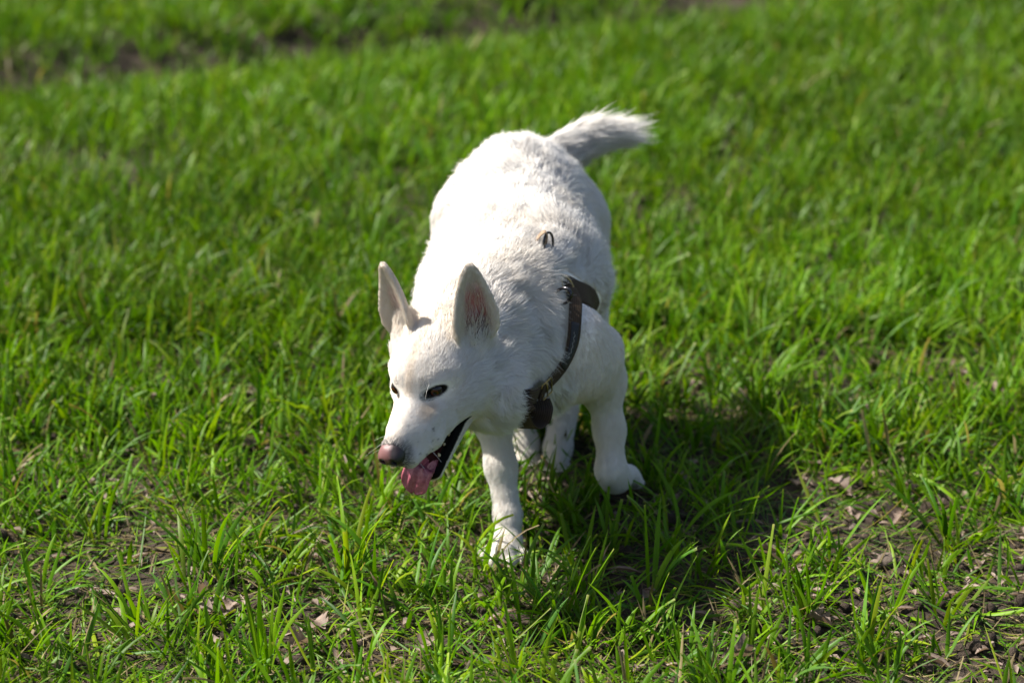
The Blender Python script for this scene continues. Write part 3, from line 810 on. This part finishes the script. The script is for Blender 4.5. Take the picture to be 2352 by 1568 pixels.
# slack breast strap that hangs in a loop and runs back between the legs
b0 = neck_path[-1]; b0 = b0 + V(0, -.002, -.002)
gb = girth_path[np.argmin(girth_path[:, 2])]
bp = resample([b0, P(1192, 938, b0[1] + .004), P(1201, 972, b0[1] + .018), P(1219, 983, b0[1] + .042), P(1236, 966, b0[1] + .070), P(1244, 934, b0[1] + .088), (gb + P(1244, 915, b0[1] + .11)) / 2 + V(0, 0, -.004), gb + V(0, -.01, -.003)], 70)
tgb = unit(np.gradient(bp, axis=0)); sdb = V(.93, -.30, .08) * np.ones((70, 1)); nb = np.cross(sdb, tgb)
ribbon('breast_strap', bp, .018, normals=nb)
# second layer of the neck strap with its woven patch
i0, i1 = 14, 30
pt = ribbon('name_patch', neck_path[i0:i1], .0072, th=.0016, mat=M_PATCH, lift=.0022)
sg = neck_path[i0 + 3:i1 - 3]; ng = gradD(sg); tg_ = unit(np.gradient(sg, axis=0)); sx_ = np.cross(tg_, ng)
sq = resample(sg, 90); nq = gradD(sq); tq = unit(np.gradient(sq, axis=0)); sxq = np.cross(tq, nq); kk = np.arange(90)
amp = .0016 * np.abs(np.sin(kk * .9)) + .0012 * np.sin(kk * .37 + 1); amp[70:78] += .002
b = MB(); b.tube(sq + sxq * amp[:, None] + nq * .0034, .00022, 4); o = b.build('script_lettering', M_THREAD); o.parent = pt
# buckle
kb = 38
c, tgk, nk_ = neck_path[kb], unit(neck_path[kb + 1] - neck_path[kb - 1]), gradD(neck_path[kb:kb + 1])[0]; sk_ = np.cross(tgk, nk_)
cn = []
for a_, b_ in ((-1, -1), (1, -1), (1, 1), (-1, 1)):
    for e_ in ((.86, 1), (1, .86)) if a_ * b_ < 0 else ((1, .86), (.86, 1)):
        cn.append(c + nk_ * .004 + tgk * .0125 * a_ * e_[0] + sk_ * .0165 * b_ * e_[1])
b = MB(); b.tube(cn, .0013, 8, closed=True); own(b.build('buckle', M_BRASS))
b = MB(); b.tube([c + nk_ * .0046 - sk_ * .0165, c + nk_ * .0050, c + nk_ * .0046 + sk_ * .0165], .0012, 8); own(b.build('buckle_bar', M_BRASS))
ribbon('strap_keeper', neck_path[kb + 1:kb + 6], .0140, th=.003, lift=.0030)
# rings
c = on_body(1304, 655, .008)
b = MB(); b.tube(ringpts(c, gradD(c[None])[0], .016, .016), .0016, 8, closed=True); own(b.build('strap_ring', M_BRASS))
c = on_body(1276, 690); nn = gradD(c[None])[0]
b = MB(); b.tube(ringpts(c + nn * .016, unit(np.cross(nn, V(.25, 0, 1))) , .012, .018, up_=unit(nn)), .0026, 8, closed=True); own(b.build('side_ring', M_STEEL))
c = on_body(1236, 574); nn = gradD(c[None])[0]
pts_ = [c + nn * .010 + V(-.016, 0, -.012), c + nn * .026 + V(-.011, 0, .000), c + nn * .036 + V(-.003, 0, .003), c + nn * .026 + V(.003, 0, -.003), c + nn * .010 + V(.001, 0, -.014)]
ribbon('leather_loop', resample(pts_, 24), .0062, th=.003, normals=np.gradient(np.array(resample(pts_, 24)), axis=0) @ np.array([[0, 0, 1], [0, 1, 0], [-1, 0, 0]]), mat=M_LEATH)
b = MB(); b.tube(ringpts(c + nn * .024 + V(.007, -.002, -.006), V(.9, -.75, .1), .012, .017, up_=nn), .0021, 8, closed=True); own(b.build('lead_ring', M_STEEL))
# ================================================================== GROUND
def G(u, v):
    """ground point (z = 0) seen at a measured picture point"""
    d = c_f + np.array([(u - 1176) / FPX, 0, 0]) - (v - 784) / FPX * c_u
    return (np.array([0, 0, CAM_Z]) + d * (CAM_Z / -d[2]))[:2]
TRACK_A, TRACK_B = G(-60, 205), G(1650, 2)
def track_d(x, y):
    a, b = TRACK_A, TRACK_B; n = unit(np.array([-(b - a)[1], (b - a)[0]])); return (x - a[0]) * n[0] + (y - a[1]) * n[1]
BARE = [(G(2120, 1330), .30, .24, .9), (G(1930, 1180), .22, .20, .7), (G(2330, 1480), .30, .22, .9), (G(1750, 1480), .20, .13, .75), (G(500, 1400), .17, .13, .85), (G(720, 1500), .16, .10, .7), (G(250, 400), .15, .17, 1.0),
        (G(1960, 880), .30, .16, .6), (G(1560, 1000), .18, .14, .6), (G(1480, 830), .15, .13, .55), (G(640, 1040), .16, .11, .5), (G(2200, 760), .22, .2, .5), (G(1030, 1480), .16, .12, .65),
        (G(250, 1280), .2, .13, .5), (G(820, 1080), .12, .08, .4), (G(100, 1080), .15, .1, .4), (G(1330, 1300), .16, .10, .45), (G(1640, 1150), .16, .12, .5)]
def bare(x, y):
    wx = x + .10 * (fbm2(x, y, 5, 2, 40) - .5); wy = y + .10 * (fbm2(x, y, 5, 2, 44) - .5)
    o = 0.0
    for c, rx, ry, s in BARE: o = np.maximum(o, s * smooth01(1.25, .55, np.sqrt(((wx - c[0]) / rx) ** 2 + ((wy - c[1]) / ry) ** 2)))
    td = track_d(x, y) + .25 * (fbm2(x, y, 1.6, 2, 51) - .5)
    o = np.maximum(o, .97 * smooth01(.29, .13, np.abs(td)))
    o = np.maximum(o, .95 * smooth01(.45, .1, np.hypot(x - G(1640, -4)[0], (y - G(1640, -4)[1]) * .7)))
    return np.maximum(o, .75 * smooth01(.60, .78, fbm2(x, y, 3.1, 3, 60)))
PAWC = [(p[0][0], p[0][1]) for p in PAWS]
def gh(x, y):
    h = .030 * (fbm2(x, y, .9, 2, 3) - .5) + .022 * (fbm2(x, y, 5.5, 3, 5) - .5) + .016 * (fbm2(x, y, 22, 2, 9) - .5)
    h = h - .11 * smooth01(.42, .05, np.abs(track_d(x, y))) + .02 * bare(x, y) * (fbm2(x, y, 14, 3, 21) - .6)
    f = 0.0
    for px, py in PAWC: f = np.maximum(f, smooth01(.16, .05, np.hypot(x - px, y - py)))
    return h * (1 - f) - .002 * f
def grow(a, st, n, k): 
    o = [a]
    for _ in range(n): st *= k; o.append(o[-1] + st)
    return o[1:]
cs = .022 if 'lo' in DEV else .013
gxs = np.arange(-2.2, 2.2 + cs, cs); gys = np.arange(2.5, 8.6, cs)
gxs = np.concatenate([(-np.array(grow(2.2, cs, 46, 1.22)))[::-1], gxs, grow(gxs[-1], cs, 46, 1.22)])
gys = np.concatenate([(-np.array(grow(-2.5, cs, 42, 1.22)))[::-1], gys, grow(gys[-1], cs, 46, 1.22)])
XX, YY = np.meshgrid(gxs, gys, indexing='ij'); ZZ = gh(XX, YY) * np.exp(-(np.maximum(np.hypot(XX, YY - 5) - 12, 0) / 20) ** 2)
nx_, ny_ = XX.shape; ii = np.arange(nx_ * ny_).reshape(nx_, ny_)
gf = np.stack([ii[:-1, :-1], ii[1:, :-1], ii[1:, 1:], ii[:-1, 1:]], -1).reshape(-1, 4)
m = NT('soil'); ps = m.pos()
n1 = m.noise(9, 5, vec=ps); n2 = m.noise(60, 6, .65, vec=ps); n3 = m.noise(260, 4, .7, vec=ps)
c1 = m.ramp(n2, [(.25, (.018, .0125, .009)), (.5, (.042, .030, .021)), (.75, (.085, .063, .046))])
c1 = m.mix(m.ramp(n1, [(.45, (0, 0, 0)), (.7, (1, 1, 1))]), c1, m.mix(.7, c1, (.07, .052, .036)))
far = m.ramp(m.n('ShaderNodeMath', {0: m.n('ShaderNodeVectorMath', {0: ps}, operation='LENGTH').outputs['Value'], 1: .02}, operation='MULTIPLY').outputs[0], [(.17, (0, 0, 0)), (.32, (1, 1, 1))])
c1 = m.mix(far, c1, m.mix(n1, (.045, .10, .018), (.07, .14, .022)))
hh = m.math('ADD', m.math('MULTIPLY', n2, 1.0), m.math('MULTIPLY', n3, .45))
pb = m.n('ShaderNodeBsdfPrincipled', {'Base Color': c1, 'Roughness': .92, 'Specular IOR Level': .25, 'Normal': m.bump(hh, .9, .012)})
ground = new_mesh('ground', np.stack([XX, YY, ZZ], -1).reshape(-1, 3), gf, m.surf(pb.outputs[0]))
tag(ground, 'bare brown soil under the grass', kind='structure')

# ================================================================== GRASS
def blades(base, az, L, w, t0, bend, twist, blunt, segs, fold, p=1.5):
    """vectorised grass blades -> verts (N,(segs+1)*c,3), faces"""
    N = len(az); c = 3 if fold else 2; S = segs + 1
    dirh = np.stack([np.cos(az), np.sin(az), np.zeros(N)], 1); side0 = np.stack([-np.sin(az), np.cos(az), np.zeros(N)], 1)
    pos = base.copy(); out = np.zeros((N, S, c, 3)); up_ = V(0, 0, 1)
    for k in range(S):
        s = k / segs; th = t0 + bend * s ** p
        tan = dirh * np.sin(th)[:, None] + up_ * np.cos(th)[:, None]; nor = dirh * np.cos(th)[:, None] - up_ * np.sin(th)[:, None]
        if k: pos = pos + tan * (L / segs)[:, None]
        tw = twist * s; sd_ = side0 * np.cos(tw)[:, None] + nor * np.sin(tw)[:, None]; nn = np.cross(tan, sd_)
        prof_ = np.interp(s, [0, .12, .35, .65, .85, 1], [.45, .75, 1, .88, .52, .03]); wk = w * np.where(blunt > 0, np.maximum(prof_, .62 if s > .3 else 0), prof_)
        out[:, k, 0] = pos - sd_ * wk[:, None] * .5; out[:, k, c - 1] = pos + sd_ * wk[:, None] * .5
        if fold: out[:, k, 1] = pos + nn * (wk * .16)[:, None]
    out[..., 2] = np.maximum(out[..., 2], gh(out[..., 0], out[..., 1]) + .003) if N < 400000 else out[..., 2]
    b = (np.arange(N) * S * c)[:, None, None]; k = np.arange(segs)[None, :, None] * c; j = np.arange(c - 1)[None, None, :]
    a = b + k + j; f = np.stack([a, a + 1, a + 1 + c, a + c], -1).reshape(-1, 4)
    tt = np.broadcast_to(np.linspace(0, 1, S)[None, :, None], (N, S, c))
    return out.reshape(-1, 3), f, tt.reshape(-1), S * c
def grass_tone(n, dry=.05, x=None, y=None):
    r = rng.random(n); a = np.array([.030, .104, .002]); b = np.array([.122, .228, .002]); blue = np.array([.055, .135, .035]); yel = np.array([.24, .26, .010])
    c = a + (b - a) * rng.random(n)[:, None]
    m1 = (r < .10); c[m1] = c[m1] * .4 + blue * .6
    m2 = (r > .90); c[m2] = c[m2] * .5 + yel * .5
    if x is not None: c = c * (.75 + .5 * fbm2(x, y, 1.3, 2, 70))[:, None]
    d = rng.random(n) < dry; k = rng.random((d.sum(), 1)); c[d] = np.array([.25, .20, .10]) * k + np.array([.12, .085, .045]) * (1 - k)
    return c * rng.uniform(.58, 1.32, (n, 1))
def grass_material(name, trans=.30):
    m = NT(name); a = m.attr('tone').outputs['Color']; t = m.attr('t').outputs['Fac']
    col = m.mix(m.ramp(t, [(0, (1, 1, 1)), (.25, (0, 0, 0))]), a, m.mix(.55, a, (.11, .12, .035)))  # dull olive blade feet: shade of the gaps put into the colour
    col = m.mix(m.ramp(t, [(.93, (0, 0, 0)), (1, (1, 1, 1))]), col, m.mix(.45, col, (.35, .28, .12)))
    col = m.mix(.35, col, m.mix(m.noise(140, 3, vec=m.pos()), (.55, .55, .5), (1.3, 1.3, 1.2)), 'MULTIPLY')
    d = m.n('ShaderNodeBsdfPrincipled', {'Base Color': col, 'Roughness': .46, 'Specular IOR Level': .16, 'Normal': m.bump(m.noise(700, 2, vec=m.pos()), .15, .001)})
    tr = m.n('ShaderNodeBsdfTranslucent', {'Color': m.mix(1.0, col, (1.7, 1.75, .6), 'MULTIPLY')})
    return m.surf(m.n('ShaderNodeMixShader', {0: trans, 1: d.outputs[0], 2: tr.outputs[0]}).outputs[0])
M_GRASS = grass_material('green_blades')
def scatter(n, y0, y1, mx=.50, slope=.235, pw=1.0):
    y = y0 + (y1 - y0) * rng.random(n) ** pw; x = (rng.random(n) * 2 - 1) * (slope * y + mx); return x, y
class GrassBuild:
    def __init__(s): s.v = []; s.f = []; s.t = []; s.c = []; s.n = 0
    def add(s, x, y, az, L, w, t0, bend, twist, blunt, segs, fold, tone, p=1.5):
        ok = np.ones(len(x), bool)
        for i, (px, py) in enumerate(PAWC): ok &= (np.hypot(x - px, y - py + .012) > (.040 if i == 0 else .055)) & ~((np.abs(x - px) < .05) & (y < py) & (y > py - (.05 if i == 0 else .13)) & (rng.random(len(x)) < .75))
        x, y, az, L, w, t0, bend, twist, blunt, tone = [q[ok] for q in (x, y, az, L, w, t0, bend, twist, blunt, tone)]
        b = np.stack([x, y, gh(x, y) - .004], 1)
        v, f, t, per = blades(b, az, L, w, t0, bend, twist, blunt, segs, fold, p)
        s.v.append(v); s.f.append(f + s.n); s.t.append(t); s.c.append(np.repeat(tone, per, 0)); s.n += len(v)
    def build(s, name, label, mat):
        c = np.concatenate(s.c); o = new_mesh(name, np.concatenate(s.v), np.concatenate(s.f), mat, None, True, {'t': np.concatenate(s.t), 'tone': np.concatenate([c, np.ones((len(c), 1))], 1)})
        return tag(o, label, 'grass', kind='stuff')
q = .25 if 'lo' in DEV else 1.0
gb_ = GrassBuild()
U = rng.uniform
def population(n, y0, y1, Lr, wr, t0r, br, segs, fold, dry=.05, thin=1.0, blunt=.25, tuft=0, pw=1.0, noise_f=None):
    n = int(n * q)
    if tuft:
        tx, ty = scatter(n, y0, y1, pw=pw); k = rng.random(n) < (1 - thin * bare(tx, ty)); tx, ty = tx[k], ty[k]
        cnt = rng.integers(tuft[0], tuft[1], len(tx)); idx = np.repeat(np.arange(len(tx)), cnt); vig = U(.7, 1.15, len(tx))[idx]
        x = tx[idx] + rng.normal(0, .010, len(idx)); y = ty[idx] + rng.normal(0, .010, len(idx))
        az = np.arctan2(y - ty[idx], x - tx[idx]) + rng.normal(0, .5, len(idx)); base_c = grass_tone(len(tx), 0, tx, ty)[idx]
        tone = .55 * base_c + .45 * grass_tone(len(idx), 0, x, y)
        dd = rng.random(len(idx)) < dry; tone[dd] = grass_tone(dd.sum(), 1.0)
    else:
        x, y = scatter(n, y0, y1, pw=pw); k = rng.random(n) < (1 - thin * bare(x, y)); x, y = x[k], y[k]; az = U(0, 2 * math.pi, len(x)); vig = 1.0; tone = grass_tone(len(x), dry, x, y)
    n = len(x); L = U(*Lr, n) * vig
    gb_.add(x, y, az, L, U(*wr, n), np.radians(U(*t0r, n)), np.radians(U(*br, n)), rng.normal(0, .9, n), (rng.random(n) < blunt) * 1.0, segs, fold, tone)
# near ground: low trodden blades, then upright tufts
population(17000, 2.75, 4.7, (.035, .085), (.0016, .0040), (40, 86), (-5, 50), 4, False, .16, .5, .1)
population(6500, 2.75, 4.7, (.06, .14), (.0030, .0070), (50, 87), (-25, 35), 6, True, .06, .6, .2)
population(1550, 2.75, 4.1, (.06, .135), (.0040, .0085), (4, 40), (0, 65), 6, True, .04, .85, .28, (3, 8))
population(1300, 4.0, 4.7, (.07, .145), (.0040, .0085), (4, 36), (0, 60), 5, True, .03, .80, .28, (4, 9))
population(9000, 2.75, 4.7, (.03, .10), (.0012, .0032), (62, 89), (-20, 25), 3, False, .85, .2, .3)
# middle and far field
population(20000, 4.5, 9.0, (.04, .09), (.0022, .0045), (20, 75), (5, 50), 3, False, .05, .6, .1)
population(13000, 4.5, 9.0, (.070, .140), (.0032, .0075), (3, 32), (0, 60), 4, False, .012, .85, .2, (5, 10))
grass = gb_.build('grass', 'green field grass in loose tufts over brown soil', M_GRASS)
# ---- upright tufts that stand out of the low grass: each a plant of its own
def tuft_object(u, v, n, Lr, wr, label, spread=(3, 26), dry=0):
    x0, y0 = G(u, v); r = np.random.default_rng(int(u * 7 + v)); g = GrassBuild()
    az = r.uniform(0, 6.28, n); x = x0 + .008 * np.cos(az); y = y0 + .008 * np.sin(az)
    tone = grass_tone(n, 0) * 1.1
    g.add(x, y, az + r.normal(0, .4, n), r.uniform(*Lr, n), r.uniform(*wr, n), np.radians(r.uniform(*spread, n)), np.radians(r.uniform(0, 50, n)), r.normal(0, .7, n), (r.random(n) < .35) * 1.0, 8, True, tone)
    if dry:
        k = dry; az = r.uniform(0, 6.28, k); g.add(np.full(k, x0), np.full(k, y0), az, r.uniform(.05, .08, k), r.uniform(.004, .007, k), np.radians(r.uniform(40, 80, k)), np.radians(r.uniform(30, 90, k)), r.normal(0, 2, k), np.ones(k), 8, True, grass_tone(k, 1.0))
    root_ = bpy.data.objects.new('grass_tuft', None); COL.objects.link(root_); root_.location = (x0, y0, float(gh(x0, y0)))
    v_, f_, t_, c_ = np.concatenate(g.v), np.concatenate(g.f), np.concatenate(g.t), np.concatenate(g.c); per = 9 * 3; fp = 8 * 2
    for i in range(len(v_) // per):
        o = new_mesh('blade', v_[i * per:(i + 1) * per] - np.array(root_.location), f_[i * fp:(i + 1) * fp] - i * per, M_GRASS, root_, True, {'t': t_[i * per:(i + 1) * per], 'tone': np.concatenate([c_[i * per:(i + 1) * per], np.ones((per, 1))], 1)})
    return tag(root_, label, 'grass tuft', 'upright grass tufts in the foreground')
tuft_object(1858, 1415, 11, (.10, .18), (.006, .0105), 'upright grass tuft with a withered brown base on bare soil', dry=3)
tuft_object(1985, 1500, 6, (.11, .17), (.006, .010), 'tall narrow grass tuft at the bottom edge below the withered tuft', (2, 18))
tuft_object(805, 1335, 12, (.11, .19), (.006, .010), 'dense tall grass tuft between the dog\'s muzzle and the bottom edge')
tuft_object(480, 1330, 9, (.11, .18), (.006, .010), 'tall grass tuft rising over the dead leaves')
tuft_object(1495, 1365, 8, (.10, .17), (.006, .011), 'broad-bladed grass tuft in front of the dog\'s lifted paw', (2, 22))
tuft_object(230, 1250, 8, (.10, .16), (.005, .009), 'loose grass tuft near the lower left edge')
tuft_object(1285, 1440, 9, (.10, .17), (.005, .009), 'grass tuft straight below the dog\'s planted front paw')
tuft_object(2180, 1250, 9, (.11, .19), (.006, .010), 'dark grass tuft leaning beside the largest stone', (5, 40))
tuft_object(610, 1560, 9, (.12, .18), (.006, .010), 'blurred grass tuft cut off by the bottom edge')
tuft_object(1215, 1250, 4, (.08, .12), (.005, .009), 'few short blades touching the dog\'s planted front paw', (2, 20))

# ---- stones
m = NT('field_stone'); ps = m.obj()
M_STONE = m.surf(m.n('ShaderNodeBsdfPrincipled', {'Base Color': m.ramp(m.noise(90, 6, .65, vec=ps), [(.3, (.06, .044, .032)), (.6, (.12, .09, .067)), (.8, (.17, .13, .10))]), 'Roughness': .85, 'Normal': m.bump(m.noise(220, 5, vec=ps), .5, .003)}).outputs[0])
def stone(u, v, r, label, seed):
    x, y = G(u, v); vv, ff = uv_sphere(1.0, 20, 12); n = unit(vv)
    k = 1 + .35 * (noise3(n * 1.3 + seed, 1.0, seed) - .5) + .14 * (noise3(n + seed, 4.0, seed) - .5)
    vv = n * k[:, None] * np.array([r, r * .85, r * .68])
    o = new_mesh('stone', vv, ff, M_STONE); o.location = (x, y, float(gh(x, y)) + r * .34); o.rotation_euler = (0, 0, seed)
    return tag(o, label, 'stone', 'stones lying in the bare soil')
stone(2038, 1290, .019, 'largest rounded tan stone resting on dark bare soil', 1)
stone(1932, 1272, .011, 'small grey-brown stone just left of the largest stone', 2)
stone(1915, 1500, .011, 'small stone half sunk in soil near the bottom edge', 3)
stone(1960, 1218, .010, 'small pale stone up from the largest stone', 4)
stone(1930, 985, .016, 'tan stone in the thin grass to the right of the dog', 5)

# ---- dead leaves
m = NT('dead_leaf'); ps = m.obj()
lc = m.mix(m.ramp(m.noise(60, 5, vec=ps), [(.35, (0, 0, 0)), (.65, (1, 1, 1))]), (.115, .078, .056), (.25, .185, .145))
dl = m.n('ShaderNodeBsdfPrincipled', {'Base Color': lc, 'Roughness': .7, 'Normal': m.bump(m.noise(240, 4, vec=ps), .4, .002)})
M_LEAF = m.surf(m.n('ShaderNodeMixShader', {0: .15, 1: dl.outputs[0], 2: m.n('ShaderNodeBsdfTranslucent', {'Color': (.45, .30, .18, 1)}).outputs[0]}).outputs[0])
def leaf_shape(L, seed):
    r = np.random.default_rng(seed); n = 13; s = np.linspace(0, 1, n); half = .30 * np.sin(np.pi * np.clip(s * .96 + .02, 0, 1)) ** .8 * (1 + .32 * np.sin(s * 22 + r.uniform(0, 6))) * L
    curl = r.uniform(.5, 1.6); v = []
    for i in range(n):
        zc = .12 * L * math.sin(s[i] * 3.0 + r.uniform(0, .3)) * r.uniform(.7, 1.2)
        for a in (-1, -.5, 0, .5, 1): v.append((s[i] * L - L / 2, a * half[i], zc + curl * a * a * half[i] * .8 + r.normal(0, .012 * L)))
    f = [(i * 5 + j, i * 5 + j + 1, (i + 1) * 5 + j + 1, (i + 1) * 5 + j) for i in range(n - 1) for j in range(4)]
    return np.array(v), f
def dead_leaf(u, v, L, rot, label, seed):
    x, y = G(u, v); vv, ff = leaf_shape(L, seed); o = new_mesh('dead_leaf', vv, ff, M_LEAF)
    o.location = (x, y, float(gh(x, y)) + .012); o.rotation_euler = (random.uniform(-.3, .3), random.uniform(-.3, .3), rot); return tag(o, label, 'dead leaf', 'dead leaves on the soil')
dead_leaf(462, 1385, .055, .4, 'curled brown dead leaf topmost of the cluster at lower left', 1)
dead_leaf(488, 1412, .060, 2.2, 'lobed brown dead leaf in the middle of the lower left cluster', 2)
dead_leaf(525, 1420, .050, 1.2, 'pale brown dead leaf ending the lower left cluster towards the dog', 3)
dead_leaf(470, 1440, .055, 3.0, 'flat dead leaf lowest of the lower left cluster', 4)
dead_leaf(690, 1505, .048, .9, 'pale curled dead leaf below the dense tall tuft', 5)
dead_leaf(735, 1455, .045, 2.0, 'small dead leaf at the foot of the dense tall tuft', 6)
dead_leaf(1875, 1440, .050, 2.6, 'folded tan dead leaf against the withered tuft', 7)
dead_leaf(1700, 1540, .060, .2, 'wide pale dead leaf at the bottom edge', 8)
dead_leaf(560, 1035, .045, .2, 'pale dead leaf lying in the grass level with the dog\'s nose', 9)
dead_leaf(985, 1490, .050, .7, 'thin dead leaf near the middle of the bottom edge', 10)
dead_leaf(1540, 1165, .045, 1.7, 'brown dead leaf in the dog\'s shadow', 11)
dead_leaf(1905, 740, .06, .5, 'blurred tan dead leaf in the grass right of the harness', 12)
dead_leaf(2065, 1195, .055, 1.1, 'brown dead leaf on the soil just above the largest stone', 13)
dead_leaf(1925, 1125, .050, 2.4, 'brown dead leaf between the largest stone and the harness', 14)
dead_leaf(1500, 885, .050, .3, 'tan dead leaf beside the dog\'s elbow in thin grass', 15)
dead_leaf(2290, 705, .060, 1.5, 'blurred tan dead leaf close to the edge beyond the right shoulder', 16)
dead_leaf(250, 1160, .050, 2.9, 'dead leaf in thin grass on the side the dog looks towards', 17)
# fine litter nobody could count: straw bits, crumbs of leaf and soil clods
vs, fs, nn_ = [], [], 0
def litter(n, y0, y1):
    global nn_
    x, y = scatter(n, y0, y1, .4); k = rng.random(n) < .30 + .7 * bare(x, y); x, y = x[k], y[k]
    for i in range(len(x)):
        L = rng.uniform(.008, .026) if rng.random() < .6 else rng.uniform(.03, .06); v, f = leaf_shape(L, int(rng.integers(1 << 30)))
        v = v.reshape(13, 5, 3)[::4][:, [0, 2, 4]].reshape(-1, 3)
        if L > .03: v[:, 1] *= .28; v[:, 2] *= .4
        f = [(a * 3 + b, a * 3 + b + 1, a * 3 + b + 4, a * 3 + b + 3) for a in range(3) for b in range(2)]
        th = rng.uniform(0, 6.28); c, s = math.cos(th), math.sin(th); tl = rng.normal(0, .25)
        w = np.stack([v[:, 0] * c - v[:, 1] * s, v[:, 0] * s + v[:, 1] * c, v[:, 2] + v[:, 0] * tl], 1) + V(x[i], y[i], float(gh(x[i], y[i])) + .006)
        vs.append(w); fs.append(np.array(f) + nn_); nn_ += len(w)
litter(int(2600 * q), 2.9, 5.2)
tag(new_mesh('leaf_litter', np.concatenate(vs), np.concatenate(fs), M_LEAF), 'scattered straw and crumbs of dead leaf between the blades', 'leaf litter', kind='stuff')
vs, fs, nn_ = [], [], 0
x, y = scatter(int(5200 * q), 2.9, 4.8, .4); k = rng.random(len(x)) < .12 + .9 * bare(x, y); x, y = x[k], y[k]
cv_, cf_ = uv_sphere(1.0, 7, 5); cf_ = np.array(cf_)
for i in range(len(x)):
    r = .0035 + .010 * rng.random() ** 3; w = cv_ * (1 + .45 * (noise3(cv_ + i * .77, 1.6) - .5))[:, None] * r * rng.uniform(.6, 1.2, 3) + V(x[i], y[i], float(gh(x[i], y[i])) + r * .3)
    vs.append(w); fs.append(cf_ + nn_); nn_ += len(w)
tag(new_mesh('soil_clods', np.concatenate(vs), np.concatenate(fs), ground.data.materials[0], None, True), 'small crumbling clods on the bare soil', 'soil', kind='stuff')
